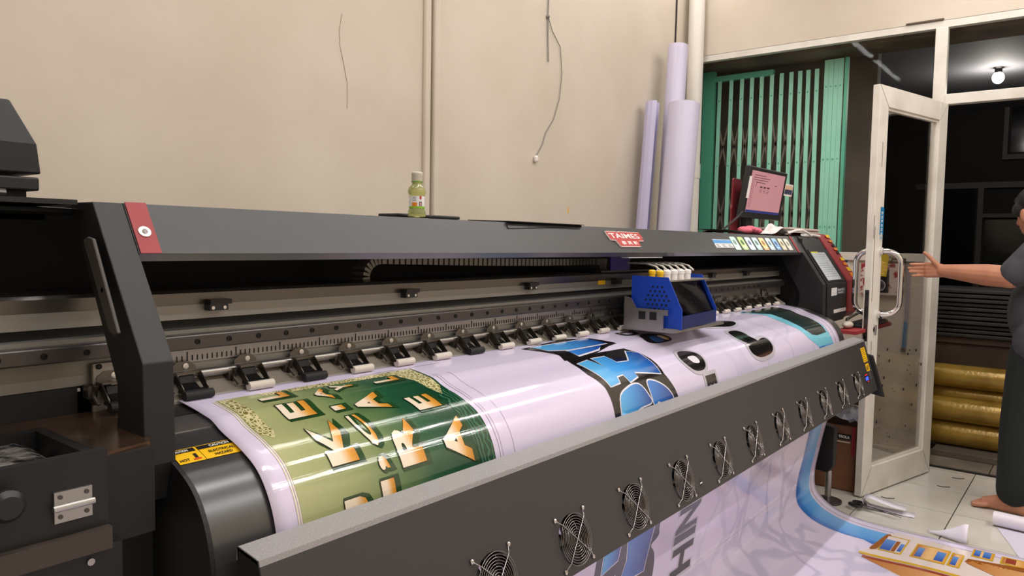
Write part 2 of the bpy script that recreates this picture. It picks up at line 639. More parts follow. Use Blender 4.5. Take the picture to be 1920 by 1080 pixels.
def sheet_mesh(name, u0, u1, nu, s_list, off, thick=None):
    us = np.linspace(u0, u1, nu + 1)
    vs, uv = [], []
    for s in s_list:
        for u in us:
            vs.append(surf(u, s, off))
            uv.append((u, s))
    fs = []
    for i in range(len(s_list) - 1):
        for j in range(nu):
            a = i * (nu + 1) + j
            fs.append((a, a + nu + 1, a + nu + 2, a + 1))
    me = bpy.data.meshes.new(name)
    me.from_pydata([tuple(v) for v in vs], [], fs)
    lay = me.uv_layers.new(name='uv')
    for lp in me.loops:
        lay.data[lp.index].uv = uv[lp.vertex_index]
    me.polygons.foreach_set('use_smooth', [True] * len(me.polygons))
    me.update()
    return me


S_FINE = list(np.arange(.058, .15, .008)) + list(np.arange(.15, .24, .003)) + list(np.arange(.24, .52, .008)) + list(np.arange(.52, 1.1, .02)) + list(np.arange(1.1, 1.5, .012)) + list(np.arange(1.5, 3.18, .04))


def banner_mat():
    m = bpy.data.materials.new('white banner vinyl')
    m.use_nodes = True
    nt = m.node_tree
    b = nt.nodes['Principled BSDF']
    b.inputs['Roughness'].default_value = .11
    uv = nt.nodes.new('ShaderNodeUVMap')
    uv.uv_map = 'uv'
    # pale printed web of soft grey-lilac strokes, right half of the sheet only
    n = nt.nodes.new('ShaderNodeTexNoise')
    n.inputs['Scale'].default_value = 5
    n.inputs['Detail'].default_value = 2
    nt.links.new(uv.outputs[0], n.inputs['Vector'])
    mixv = nt.nodes.new('ShaderNodeVectorMath')
    mixv.operation = 'MULTIPLY_ADD'
    mixv.inputs[1].default_value = (.22, .22, 0)
    nt.links.new(n.outputs['Color'], mixv.inputs[0])
    nt.links.new(uv.outputs[0], mixv.inputs[2])
    vo = nt.nodes.new('ShaderNodeTexVoronoi')
    vo.feature = 'DISTANCE_TO_EDGE'
    vo.inputs['Scale'].default_value = 4.6
    nt.links.new(mixv.outputs[0], vo.inputs['Vector'])
    r = nt.nodes.new('ShaderNodeValToRGB')
    r.color_ramp.elements[0].position = .035
    r.color_ramp.elements[0].color = (1, 1, 1, 1)
    r.color_ramp.elements[1].position = .09
    r.color_ramp.elements[1].color = (0, 0, 0, 1)
    nt.links.new(vo.outputs['Distance'], r.inputs[0])
    sp = nt.nodes.new('ShaderNodeSeparateXYZ')
    nt.links.new(uv.outputs[0], sp.inputs[0])
    mr = nt.nodes.new('ShaderNodeMapRange')
    mr.inputs['From Min'].default_value = 2.05
    mr.inputs['From Max'].default_value = 2.9
    nt.links.new(sp.outputs['X'], mr.inputs['Value'])
    mr2 = nt.nodes.new('ShaderNodeMapRange')
    mr2.inputs['From Min'].default_value = 3.5
    mr2.inputs['From Max'].default_value = 3.44
    nt.links.new(sp.outputs['X'], mr2.inputs['Value'])
    ml = nt.nodes.new('ShaderNodeMath')
    ml.operation = 'MULTIPLY'
    nt.links.new(mr.outputs[0], ml.inputs[0])
    nt.links.new(mr2.outputs[0], ml.inputs[1])
    mr3 = nt.nodes.new('ShaderNodeMapRange')             # the strokes are stronger lower down the print
    mr3.inputs['From Min'].default_value = .1
    mr3.inputs['From Max'].default_value = .95
    mr3.inputs['To Min'].default_value = .3
    mr3.inputs['To Max'].default_value = .95
    nt.links.new(sp.outputs['Y'], mr3.inputs['Value'])
    ml3 = nt.nodes.new('ShaderNodeMath')
    ml3.operation = 'MULTIPLY'
    nt.links.new(ml.outputs[0], ml3.inputs[0])
    nt.links.new(mr3.outputs[0], ml3.inputs[1])
    ml2 = nt.nodes.new('ShaderNodeMath')
    ml2.operation = 'MULTIPLY'
    nt.links.new(ml3.outputs[0], ml2.inputs[0])
    nt.links.new(r.outputs[0], ml2.inputs[1])
    mx = nt.nodes.new('ShaderNodeMix')
    mx.data_type = 'RGBA'
    mx.inputs['A'].default_value = lin((218, 208, 233))
    mx.inputs['B'].default_value = lin((194, 188, 214))
    nt.links.new(ml2.outputs[0], mx.inputs['Factor'])
    nt.links.new(mx.outputs['Result'], b.inputs['Base Color'])
    add_rib(nt, b)
    return m


U0, U1 = .662, 3.83
banner = link('printed_banner', sheet_mesh('printed_banner', U0, U1, 120, S_FINE, .0015), banner_mat())
tag(banner, 'wide glossy banner sheet coming out of the printer, printed green, blue and gold', 'banner')
sol = banner.modifiers.new('thickness', 'SOLIDIFY')
sol.thickness = .0007
sol.offset = -1
ROOT['printed_banner'] = (0, 0, 0)


def ink_mesh(name, bm, layer, m, label=None):
    """bm holds flat geometry in (u, s); cut it finely enough to follow the curved sheet and lay it on"""
    ss = [v.co.y for v in bm.verts]
    lo, hi = min(ss), max(ss)
    k = lo
    while k < hi:
        k += .004 if .15 < k < .235 else .010 if k < .52 else .018
        if k < hi - 1e-4:
            bmesh.ops.bisect_plane(bm, geom=bm.verts[:] + bm.edges[:] + bm.faces[:], plane_co=(0, k, 0), plane_no=(0, 1, 0))
    us = [v.co.x for v in bm.verts]
    if hi > 1.1:
        k = min(us)
        while k < max(us):
            k += .05
            bmesh.ops.bisect_plane(bm, geom=bm.verts[:] + bm.edges[:] + bm.faces[:], plane_co=(k, 0, 0), plane_no=(1, 0, 0))
    lay = bm.loops.layers.uv.new('uv')
    for f in bm.faces:
        for lp in f.loops:
            lp[lay].uv = (lp.vert.co.x, lp.vert.co.y)
    off = .0021 + .0005 * layer
    for v in bm.verts:
        v.co = surf(v.co.x, v.co.y, off)
    # all faces towards the outside of the sheet
    for f in bm.faces:
        f.normal_update()
    up = [f for f in bm.faces if (f.normal.z * 1.0 - f.normal.y) < 0]
    if up:
        bmesh.ops.reverse_faces(bm, faces=up)
    for f in bm.faces:
        f.smooth = True
    me = bpy.data.meshes.new(name)
    bm.to_mesh(me)
    bm.free()
    o = link(name, me, m, banner)
    if label:
        o['label'] = label
    return o


def ink_poly(name, polys, layer, m, label=None):
    bm = bmesh.new()
    for poly in polys:
        f = bm.faces.new([bm.verts.new((u, s, 0)) for u, s in poly])
        bmesh.ops.triangulate(bm, faces=[f])
    return ink_mesh(name, bm, layer, m, label)


def ink_rect(name, u0, u1, s0, s1, layer, m, label=None, nu=1):
    us = np.linspace(u0, u1, nu + 1)
    bm = bmesh.new()
    for a, b in zip(us[:-1], us[1:]):
        bm.faces.new([bm.verts.new(p) for p in ((a, s0, 0), (b, s0, 0), (b, s1, 0), (a, s1, 0))])
    return ink_mesh(name, bm, layer, m, label)


def ink_text(name, s, box, layer, m, up='-x', bold=.02, grow=0.0, label=None, shear=0.0):
    """box = (u0, u1, s0, s1); up '-x': letters' up points to -u and they read towards smaller s"""
    me = text_mesh(s, bold)
    xs = [v.co.x for v in me.vertices]
    ys = [v.co.y for v in me.vertices]
    x0, x1, y0, y1 = min(xs), max(xs), min(ys), max(ys)
    u0, u1, s0, s1 = box
    u0 -= grow
    u1 += grow
    s0 -= grow
    s1 += grow
    for v in me.vertices:
        a = (v.co.x - x0) / max(1e-6, x1 - x0)
        b = (v.co.y - y0) / max(1e-6, y1 - y0)
        if up == '-x':
            v.co = (u1 - b * (u1 - u0), s1 - a * (s1 - s0) + shear * b, 0)
        elif up == '+x':
            v.co = (u0 + b * (u1 - u0), s0 + a * (s1 - s0), 0)
    bm = bmesh.new()
    bm.from_mesh(me)
    bpy.data.meshes.remove(me)
    return ink_mesh(name, bm, layer, m, label)


def smooth_poly(pts, n=4):
    """closed Catmull-Rom through the points"""
    out = []
    L = len(pts)
    for i in range(L):
        p0, p1, p2, p3 = (np.array(pts[(i + k) % L], float) for k in (-1, 0, 1, 2))
        for k in range(n):
            t = k / n
            out.append(tuple(.5 * ((2 * p1) + (-p0 + p2) * t + (2 * p0 - 5 * p1 + 4 * p2 - p3) * t * t + (-p0 + 3 * p1 - 3 * p2 + p3) * t ** 3)))
    return out


def grow_poly(pts, d):
    c = np.mean(np.array(pts), axis=0)
    P = np.array(pts, float)
    L = len(P)
    area2 = sum(P[i][0] * P[(i + 1) % L][1] - P[(i + 1) % L][0] * P[i][1] for i in range(L))
    sgn = 1 if area2 > 0 else -1
    out = []
    for i in range(L):
        e = P[(i + 1) % L] - P[i - 1]
        nrm = np.array([e[1], -e[0]]) * sgn
        nrm /= max(1e-9, np.linalg.norm(nrm))
        out.append(tuple(P[i] + nrm * d))
    return out


# --- green card print at the near end
m_green = ramp_mat('olive to deep green print', [(0, (182, 182, 134)), (.3, (152, 160, 110)), (.55, (96, 122, 78)), (.74, (38, 86, 58)), (1, (22, 66, 46))], 'X', .11, rib=True, noise=.18)
ink_rect('green_print_panel', .712, 1.197, .095, .60, 0, m_green, nu=4)
m_gold = ramp_mat('white to gold print', [(0, (240, 226, 206)), (.42, (240, 222, 196)), (.75, (222, 160, 70)), (1, (200, 134, 44))], 'X', .11, rib=True)
m_dgreen = ink('dark green print', (36, 70, 36))
m_shadow = ink('shadow green print', (30, 42, 28))
m_cream_ink = ink('cream line print', (232, 222, 190))
m_fine = ink('fine outline print', (150, 130, 140))


def ornament():
    m = bpy.data.materials.new('knotwork print')
    m.use_nodes = True
    nt = m.node_tree
    b = nt.nodes['Principled BSDF']
    b.inputs['Roughness'].default_value = .11
    uv = nt.nodes.new('ShaderNodeUVMap')
    uv.uv_map = 'uv'
    vo = nt.nodes.new('ShaderNodeTexVoronoi')
    vo.feature = 'DISTANCE_TO_EDGE'
    vo.inputs['Scale'].default_value = 130
    nt.links.new(uv.outputs[0], vo.inputs['Vector'])
    r = nt.nodes.new('ShaderNodeValToRGB')
    r.color_ramp.elements[0].position = .09
    r.color_ramp.elements[0].color = lin((214, 206, 160))
    r.color_ramp.elements[1].position = .16
    r.color_ramp.elements[1].color = lin((122, 118, 62))
    nt.links.new(vo.outputs['Distance'], r.inputs[0])
    nt.links.new(r.outputs[0], b.inputs['Base Color'])
    add_rib(nt, b)
    return m


m_orn = ornament()
ink_poly('knotwork_border', [[(.714, .10), (.742, .10), (.742, .235), (.735, .252), (.728, .258), (.722, .246), (.714, .24)]], 1, m_orn)
ink_poly('knotwork_border', [[(.80, .097), (1.19, .097), (1.19, .20), (1.165, .235), (1.15, .19), (1.12, .118), (.80, .112)]], 1, m_orn)
for u in (.7035, .7085):
    ink_rect('cream_border_line', u, u + .002, .10, .60, 1, m_cream_ink)
wavy = bpy.data.materials.new('wavy dark green print')
wavy.use_nodes = True
nt = wavy.node_tree
bs = nt.nodes['Principled BSDF']
bs.inputs['Roughness'].default_value = .11
uvn = nt.nodes.new('ShaderNodeUVMap')
uvn.uv_map = 'uv'
wt = nt.nodes.new('ShaderNodeTexWave')
wt.inputs['Scale'].default_value = 26
wt.inputs['Distortion'].default_value = 9
wt.inputs['Detail'].default_value = 2
nt.links.new(uvn.outputs[0], wt.inputs['Vector'])
rr = nt.nodes.new('ShaderNodeValToRGB')
rr.color_ramp.elements[0].color = lin((20, 66, 46))
rr.color_ramp.elements[1].color = lin((64, 112, 84))
rr.color_ramp.elements[0].position = .55
nt.links.new(wt.outputs['Fac'], rr.inputs[0])
nt.links.new(rr.outputs[0], bs.inputs['Base Color'])
add_rib(nt, bs)
ink_poly('wavy_border', [[(1.145, .24), (1.195, .21), (1.195, .60), (1.14, .60), (1.15, .42), (1.142, .34)]], 1, wavy)

for ch, box in (('K', (.793, .852, .242, .348)), ('E', (.788, .850, .165, .214)), ('L', (.780, .842, .108, .136)), ('U', (.796, .852, .408, .50)),
                ('C', (.889, .917, .242, .332)), (',', (.889, .912, .352, .378)), ('I', (.889, .915, .20, .216)), ('A', (.889, .917, .125, .178)), ('l', (.880, .912, .395, .432)),
                ('R', (.940, 1.002, .284, .384)), ('A', (.942, 1.010, .180, .245)), ('Y', (.942, .992, .122, .150)), ('S', (.94, 1.0, .44, .52)),
                ('A', (1.062, 1.130, .312, .412)), ('E', (1.060, 1.125, .222, .274)), ('L', (1.045, 1.112, .126, .150))):
    big = .006
    ink_text('letter_shadow', ch, (box[0] + .006, box[1] + .008, box[2] + .001, box[3] + .001), 2, m_dgreen, bold=.10, grow=big)
    ink_text('letter_outline', ch, box, 3, m_shadow, bold=.06, grow=.0015)
    ink_text('printed_letter', ch, box, 4, m_gold, bold=.045)

for u, wd in ((1.213, .0012), (1.222, .0009), (1.262, .0009)):
    ink_rect('cutting_line', u, u + wd, .15, .60, 0, m_fine)
ink_rect('cutting_line', 1.05, 1.30, .088, .0892, 0, m_fine, nu=3)

# --- blue graffiti lettering
m_blk = ink('black banner ink', (26, 24, 24))
m_blue = ramp_mat('blue gradient print', [(0, (92, 182, 236)), (.45, (66, 150, 222)), (1, (22, 66, 150))], 'X', .11, rib=True)
m_blue2 = ramp_mat('deep blue gradient print', [(0, (60, 130, 214)), (1, (24, 60, 140))], 'X', .11, rib=True)
m_wht = ink('white outline print', (226, 224, 236))
m_gry = ink('light grey outline print', (190, 186, 196))
b1 = [(1.623, .091), (1.753, .077), (1.864, .069), (1.962, .091), (1.989, .13), (2.01, .169), (1.951, .176), (1.862, .194), (1.732, .203), (1.68, .203), (1.688, .177), (1.663, .138)]
ink_poly('black_lettering', [b1], 1, m_blk)
for nm, poly, mm in (('blue_letter', [(1.663, .094), (1.946, .099), (1.965, .158), (1.761, .156), (1.687, .136)], m_blue),
                     ('blue_letter', [(1.742, .165), (1.93, .165), (1.88, .182), (1.76, .192)], m_blue2)):
    ink_poly('letter_outline', [grow_poly(poly, .006)], 2, m_wht)
    ink_poly(nm, [poly], 3, mm)
b2 = [(1.691, .20), (1.676, .285), (1.695, .34), (1.694, .375), (1.69, .426), (1.69, .52), (2.08, .52), (2.066, .44), (2.062, .425), (2.051, .396), (2.038, .369), (2.027, .343), (2.037, .281), (2.033, .243), (2.005, .20), (1.855, .196)]
ink_poly('black_lettering', [b2], 1, m_blk)
blue2 = [(1.704, .231), (1.722, .341), (1.773, .336), (1.781, .316), (1.816, .314), (1.824, .342), (1.877, .332), (1.880, .316), (2.008, .341), (2.026, .241), (1.988, .218), (1.922, .270), (1.861, .265), (1.859, .223), (1.791, .22), (1.782, .270), (1.765, .224)]
blue3 = smooth_poly([(1.736, .382), (1.794, .357), (1.858, .355), (1.888, .395), (1.891, .413), (1.831, .417), (1.796, .430), (1.772, .47), (1.725, .46)])
blue4 = smooth_poly([(1.909, .356), (1.953, .360), (2.003, .389), (2.029, .426), (2.02, .47), (1.971, .44), (1.937, .417), (1.915, .425), (1.905, .41)])
for poly, mm in ((blue2, m_blue), (blue3, m_blue), (blue4, m_blue2)):
    ink_poly('letter_outline', [grow_poly(poly, .005)], 2, m_wht)
    ink_poly('blue_letter', [poly], 3, mm)
# black characters with grey halos
Opoly = smooth_poly([(2.217, .282), (2.264, .282), (2.308, .298), (2.326, .324), (2.314, .354), (2.281, .367), (2.226, .362), (2.192, .334), (2.188, .309)])
ink_poly('letter_halo', [grow_poly(Opoly, .013)], 1, m_gry)
ink_poly('black_letter', [Opoly], 2, m_blk)
ink_poly('letter_counter', [smooth_poly([(2.234, .313), (2.282, .313), (2.290, .335), (2.274, .342), (2.243, .335)])], 3, m_wht)
ink_text('letter_halo', 'E', (2.275, 2.352, .388, .46), 1, m_gry, up='+x', bold=.10, grow=.013)
ink_text('black_letter', 'E', (2.275, 2.352, .388, .46), 2, m_blk, up='+x', bold=.06)
qp = smooth_poly([(2.758, .230), (2.820, .233), (2.842, .258), (2.834, .282), (2.804, .284), (2.770, .286), (2.753, .298), (2.765, .317), (2.782, .324), (2.839, .321), (2.890, .312), (2.936, .311), (2.956, .328), (2.949, .358), (2.911, .378), (2.839, .384), (2.778, .382), (2.730, .363), (2.726, .339), (2.743, .329), (2.766, .327), (2.735, .307), (2.721, .281), (2.730, .250)], 3)
ink_poly('letter_halo', [grow_poly(qp, .016)], 1, m_gry)
ink_poly('black_letter', [qp], 2, m_blk)
el = smooth_poly([(2.663, .168), (2.810, .139), (2.886, .153), (2.940, .174), (2.924, .189), (2.854, .197), (2.748, .184)])
ink_poly('letter_halo', [grow_poly(el, .012)], 1, m_gry)
ink_poly('black_letter', [el], 2, m_blk)
for poly in ([(2.938, .427), (2.96, .419), (2.982, .432), (2.98, .50), (2.93, .50)], [(2.80, .436), (2.83, .428), (2.86, .436), (2.86, .5), (2.80, .5)]):
    ink_poly('black_letter', [poly], 2, m_blk)
ink_text('black_letter', 'D', (2.13, 2.235, .09, .135), 2, m_blk, bold=.03, up='+x')
ink_poly('black_letter', [smooth_poly([(2.195, .147), (2.264, .139), (2.336, .187), (2.304, .21), (2.214, .209), (2.172, .19)])], 1, m_blk)
ink_poly('blue_letter', [smooth_poly([(2.215, .172), (2.26, .168), (2.285, .192), (2.26, .204), (2.218, .202)])], 2, m_blue2)
ink_poly('gold_letter', [smooth_poly([(2.272, .172), (2.292, .170), (2.318, .190), (2.30, .202), (2.284, .192)])], 2, m_gold)

# --- right-hand border of the print
m_cyan = ink('cyan print', (128, 204, 226))
m_teal = ramp_mat('dark teal print', [(0, (40, 62, 66)), (.6, (34, 52, 52)), (1, (58, 62, 52))], 'X', .11, rib=True)
m_sea = ramp_mat('sea blue print', [(0, (40, 96, 176)), (.4, (58, 120, 200)), (.55, (88, 156, 222)), (1, (112, 176, 232))], 'X', .11, rib=True, noise=.12)
cy = [(3.19, .09), (3.30, .15), (3.335, .20), (3.335, .27), (3.395, .364), (3.497, .416), (3.716, .416), (3.692, .30), (3.66, .09)]
ink_poly('cyan_print_border', [cy], 0, m_cyan)
te = [(3.22, .088), (3.309, .135), (3.391, .17), (3.425, .208), (3.416, .266), (3.430, .325), (3.471, .354), (3.53, .363), (3.677, .360), (3.68, .25), (3.66, .088)]
ink_poly('teal_print_panel', [te], 1, m_teal)
sea = [(3.500, .415), (3.50, .60)] + [(3.50 + .05 * (s - .6) / .6 + .012 * math.sin(9 * s), s) for s in np.arange(.6, 1.53, .05)] + [(3.555, 1.545), (3.62, 1.57), (3.735, 1.572)] + [(3.735 + .004 * math.sin(8 * s), s) for s in np.arange(1.5, .42, -.08)] + [(3.72, .415)]
ink_poly('blue_print_border', [sea], 0, m_sea)
ink_rect('margin_line', 3.762, 3.765, .10, 2.9, 0, ink('brown line print', (120, 84, 84)))
ink_rect('margin_line', 3.705, 3.707, .10, .42, 0, ink('brown line print', (120, 84, 84)))

# --- lower sheet: black lettering and the gilded building picture
for ch, box in (('N', (2.215, 2.372, .835, .93)), ('I', (2.215, 2.376, .935, .965)), ('H', (2.225, 2.380, .985, 1.09)), ('A', (2.225, 2.380, 1.12, 1.22)), ('M', (2.215, 2.372, .70, .81))):
    ink_text('letter_halo', ch, box, 0, m_gry, up='+x', bold=.07, grow=.01)
    ink_text('black_letter', ch, box, 1, m_blk, up='+x', bold=.03)
lb = smooth_poly([(1.66, .60), (2.03, .60), (2.05, .816), (2.066, .871), (2.02, .89), (2.06, .93), (2.082, .993), (2.07, 1.06), (1.95, 1.10), (1.72, 1.08), (1.69, .95), (1.68, .80)], 3)
ink_poly('black_lettering', [lb], 0, m_blk)
for poly, mm in (([(1.71, .76), (1.80, .80), (1.80, .86), (1.72, .88)], m_blue), ([(1.83, .78), (1.92, .80), (1.90, .90), (1.96, .80), (2.01, .79), (2.0, .97), (1.92, .96), (1.83, .99), (1.86, .88)], m_blue2), ([(1.73, .93), (1.80, .91), (1.82, 1.04), (1.74, 1.04)], m_blue), ([(1.80, .70), (2.01, .70), (2.0, .76), (1.84, .75)], m_blue2)):
    ink_poly('letter_outline', [grow_poly(poly, .006)], 1, m_wht)
    ink_poly('blue_letter', [poly], 2, mm)

m_stone = ink('pale stone print', (222, 208, 204))
m_tan = ramp_mat('golden brown print', [(0, (214, 150, 70)), (.5, (232, 190, 130)), (1, (176, 104, 36))], 'Y', .3, rib=True)
m_brown = ink('brown print', (150, 88, 36))
m_goldl = ink('gold line print', (206, 164, 40))
m_redb = ink('brick red print', (150, 66, 48))
m_wblue = ramp_mat('window blue print', [(0, (40, 80, 170)), (1, (96, 146, 214))], 'X', .2, rib=True)
ink_poly('building_print', [[(3.437, 1.515), (3.52, 1.55), (3.60, 1.562), (3.74, 1.572), (3.782, 1.60), (3.757, 1.90), (3.757, 2.9), (2.9, 2.9), (2.9, 2.3), (3.05, 2.0), (3.30, 1.66)]], 0, m_stone)
ink_poly('golden_wall_print', [[(3.38, 1.545), (3.40, 1.86), (3.40, 2.9), (2.92, 2.9), (2.92, 2.3), (3.06, 2.0), (3.30, 1.67)]], 1, m_tan)
ink_rect('gold_cornice_print', 3.412, 3.436, 1.52, 2.9, 2, m_goldl)
ink_rect('red_cornice_print', 3.378, 3.404, 1.54, 2.9, 2, m_redb)
ink_poly('brown_column_print', [smooth_poly([(3.50, 1.545), (3.60, 1.555), (3.72, 1.57), (3.715, 1.59), (3.60, 1.58), (3.51, 1.57)])], 2, m_brown)
for (a, b, c, d) in ((3.505, 3.718, 1.575, 1.668), (3.510, 3.70, 1.70, 1.832), (3.515, 3.69, 1.838, 1.885), (3.70, 3.80, 1.905, 1.985), (3.695, 3.79, 2.01, 2.10)):
    ink_rect('gilded_frame_print', a, b, c, d, 2, m_goldl)
    ink_rect('gilded_frame_fill', a + .012, b - .012, c + .006, d - .006, 3, m_tan if c > 1.69 else m_stone)
for (a, b, c, d) in ((3.520, 3.660, 1.580, 1.622), (3.535, 3.640, 1.645, 1.661), (3.530, 3.650, 1.715, 1.739), (3.537, 3.657, 1.787, 1.820), (3.535, 3.645, 1.848, 1.868), (3.716, 3.792, 1.913, 1.935), (3.716, 3.792, 1.945, 1.973)):
    ink_rect('window_print', a, b, c, d, 4, m_wblue)
ink_rect('window_print', 3.715, 3.777, 2.028, 2.064, 4, m_redb)
ink_rect('brown_column_print', 3.52, 3.66, 1.624, 1.640, 4, m_brown)
ink_poly('brown_roof_print', [[(3.612, 1.892), (3.66, 1.90), (3.702, 2.093), (3.70, 2.7), (3.66, 2.7), (3.655, 2.09)]], 3, m_brown)
ink_poly('golden_wall_print', [[(3.60, 1.90), (3.65, 1.92), (3.65, 2.7), (3.45, 2.7), (3.48, 2.1)]], 3, m_tan)

# ------------------------------------------------------------------ the printer
PR = thing('wide_format_printer', 'long black and grey wide-format banner printer with blue carriage and red trim', 'printer', (2.3, 1.35, 0))
EY = Vector((0, .163, .245)).normalized()           # up the slanted front face
EX = Vector((1, 0, 0))
FN = EX.cross(EY)                                   # its outward normal (towards -y, +z)
FQ = Vector((0, 1.1, 1.137))


def face(x, t, off=0.0):
    return FQ + EX * x + EY * t + FN * off


# stand, chassis and media path
for x in (.50, 3.84):
    G().box(x, x + .12, 1.16, 1.60, .10, .96).build('stand_leg', m_dark, PR, bevel=.004)
    G().box(x - .02, x + .14, 1.18, 1.78, .0, .10).build('stand_foot', m_dark, PR, bevel=.004)
G().box(.62, 3.90, 1.30, 1.60, .55, .93).build('lower_chassis', m_dark, PR)
m_plate = mat('satin grey heater plate', (94, 94, 95), .3, .75, bump=(40, .04, .002))
plate_pts = [(p[0] + .004, p[1] - .004) for p in [surf(0, s, 0).yz for s in np.arange(.178, .56, .014)]]
poly = [(a, b) for a, b in plate_pts]
back = [(a + .012, b - .012) for a, b in reversed(plate_pts)]
G().prism(poly + back, 'x', .562, 3.93).build('front_heater_plate', m_plate, PR, smooth=True)
side = [(a, b) for a, b in plate_pts] + [(.985, .70), (1.30, .70), (1.30, .98)]
G().prism(side, 'x', .555, .5625).build('plate_end_cheek', m_dark, PR)
G().prism(side, 'x', 3.93, 3.937).build('plate_end_cheek', mat('olive grey metal', (74, 72, 62), .4, .4), PR)
G().box(.555, 3.93, .985, 1.0, .66, .76).build('plate_hem', m_dark, PR)
G().prism([(1.165, 1.010), (1.225, 1.021), (1.225, 1.010), (1.165, .998)], 'x', .562, 3.93).build('steel_platen_strip', m_steel, PR)
G().prism([(1.23, 1.022), (1.36, 1.036), (1.36, 1.02), (1.23, 1.008)], 'x', .558, 3.93).build('media_platen', mat('dark platen', (70, 66, 64), .3, .6), PR)
G().prism([(1.286, 1.0335), (1.335, 1.062), (1.36, 1.066), (1.36, 1.0), (1.286, 1.0)], 'x', .58, 3.93).build('grey_back_bed', m_ply, PR)
# carriage beam with its guide rail and scale
G().box(.05, 4.0, 1.335, 1.50, 1.075, 1.125).build('beam_lower_face', m_alu, PR)
G().box(.05, 4.0, 1.36, 1.50, 1.125, 1.173).build('beam_recess', m_dark, PR)
G().box(.05, 4.0, 1.325, 1.36, 1.149, 1.156).build('rail_seat', m_alu, PR)
G().box(.05, 4.0, 1.345, 1.50, 1.173, 1.200).build('beam_upper_face', m_alu, PR)
G().prism([(1.347, 1.200), (1.347, 1.222), (1.352, 1.228), (1.50, 1.228), (1.50, 1.200)], 'x', .05, 4.0).build('beam_top_edge', mat('dark rail edge', (112, 108, 104), .28, .9), PR)
G().box(.05, 3.95, 1.30, 1.336, 1.122, 1.149).build('guide_rail', m_rail, PR, bevel=.003)
bolt = G().lathe([(.0052, 0), (.0052, .0012), (.0035, .0014), (.003, .0004)], (0, 0, 0), 12, 'y').mesh('rail_bolt')
bolt.materials.append(m_bolt)
for k in range(54):
    x = .20 + .0636 * k
    if x < 3.9:
        link('rail_bolt', bolt, m_bolt, PR, (x - 2.3, 1.2995 - 1.35, 1.1355))
G().box(.60, 3.2, 1.330, 1.336, 1.094, 1.117).build('measuring_scale', mat('silver scale', (168, 164, 168), .35, .7), PR)
g = G()
for k in range(262):
    x = .604 + .01 * k
    if x > 3.19 or 1.95 < x < 1.99:
        continue
    h = .010 if k % 10 else .017
    g.box(x, x + .0013, 1.3285, 1.331, 1.0965, 1.0965 + h)
o = g.build('scale_marks', m_ink_black, PR)
o['kind'] = 'stuff'
for x in (.77, 1.28, 1.78, 2.28, 3.1, 3.5):
    o = G().box(x - .022, x + .016, 1.325, 1.346, 1.188, 1.200).box(x - .020, x + .024, 1.325, 1.346, 1.200, 1.209).build('limit_sensor', m_blackp, PR)
    for dx in (-.016, .008):
        G().lathe([(.0035, 0), (.0035, .002)], (x + dx, 1.325, 1.1935), 10, 'y').build('sensor_screw', m_chrome, o)
G().box(2.17, 2.215, 1.343, 1.346, 1.188, 1.202).build('yellow_tag', m_yel, PR)
# black back of the housing and hood
G().box(.05, 4.02, 1.60, 1.62, .93, 1.385).build('housing_back', m_dark, PR)
G().box(3.99, 4.018, 1.24, 1.60, .93, 1.372).build('housing_end', m_dark, PR)
FACE_B, FACE_T = .1965, .2937
pb, pt = face(0, FACE_B), face(0, FACE_T)
m_beam = m_char
G().prism([(pb.y, pb.z), (pt.y, pt.z), (pt.y + .10, pt.z + .003), (1.60, 1.386), (1.60, 1.380), (pt.y + .005, pt.z - .004), (pb.y + .006, pb.z + .001)], 'x', .5625, 3.96).build('hood', m_beam, PR)
G().prism([(pb.y + .003, pb.z), (pb.y + .016, pb.z - .0135), (pb.y + .03, pb.z - .0135), (pb.y + .02, pb.z + .002)], 'x', .565, 3.95).build('hood_bottom_flange', mat('satin grey flange', (104, 102, 106), .3, .5), PR)
G().prism([(1.345, 1.372), (1.60, 1.372), (1.60, 1.300), (1.585, 1.300), (1.585, 1.365), (1.345, 1.365)], 'x', .05, 3.96).build('hood_lining', m_dark, PR)
G().prism([(1.30, 1.37), (1.60, 1.382), (1.60, 1.37)], 'x', .05, .56).build('hood_end', m_dark, PR)
G().box(.05, .56, 1.585, 1.60, 1.355, 1.385).build('hood_rear_rim', m_black, PR)
# cover flap: black sheet lying over the top front edge
fl = [face(1.562, .2945, .0012), face(1.556, .2726, .0012), face(1.70, .2795, .0012), face(1.93, .2890, .0012), face(1.93, .2945, .0012)]
g = G().add([tuple(p) for p in fl] + [tuple(p + FN * .0015) for p in fl], [(0, 1, 2, 3, 4), (9, 8, 7, 6, 5)] + [(i, (i + 1) % 5, (i + 1) % 5 + 5, i + 5) for i in range(5)])
g.prism([(1.25, 1.3835), (1.25, 1.3855), (1.40, 1.389), (1.40, 1.386)], 'x', 1.562, 1.93)
g.build('loose_black_sheet', m_blackp, PR)
# left and right arch legs
def leg_profile(dep=.085):
    a, b = face(0, .2937), face(0, .003)
    return [(a.y, a.z), (b.y, b.z), (1.098, .985), (1.115, .925), (1.098 + dep + .03, .925), (1.098 + dep, 1.06), (b.y + dep, 1.10), (a.y + dep, a.z)]


G().prism(leg_profile(), 'x', .515, .5625).build('arch_leg', m_black, PR, bevel=.002)
G().prism(leg_profile(.12), 'x', 3.935, 3.985).build('arch_leg', m_black, PR, bevel=.002)
# flat bracket bar hanging inside the left arch
bp = [(1.256, 1.320), (1.240, 1.326), (1.222, 1.323), (1.14, 1.183), (1.153, 1.178), (1.170, 1.184)]
o = G().prism(bp, 'x', .497, .503).build('cover_stay', mat('worn dark bar', (70, 66, 64), .5, .3), PR, bevel=.002)
G().lathe([(.004, 0), (.004, .002)], (.497, 1.19, 1.245), 10, 'x').build('stay_rivet', m_rail, o)
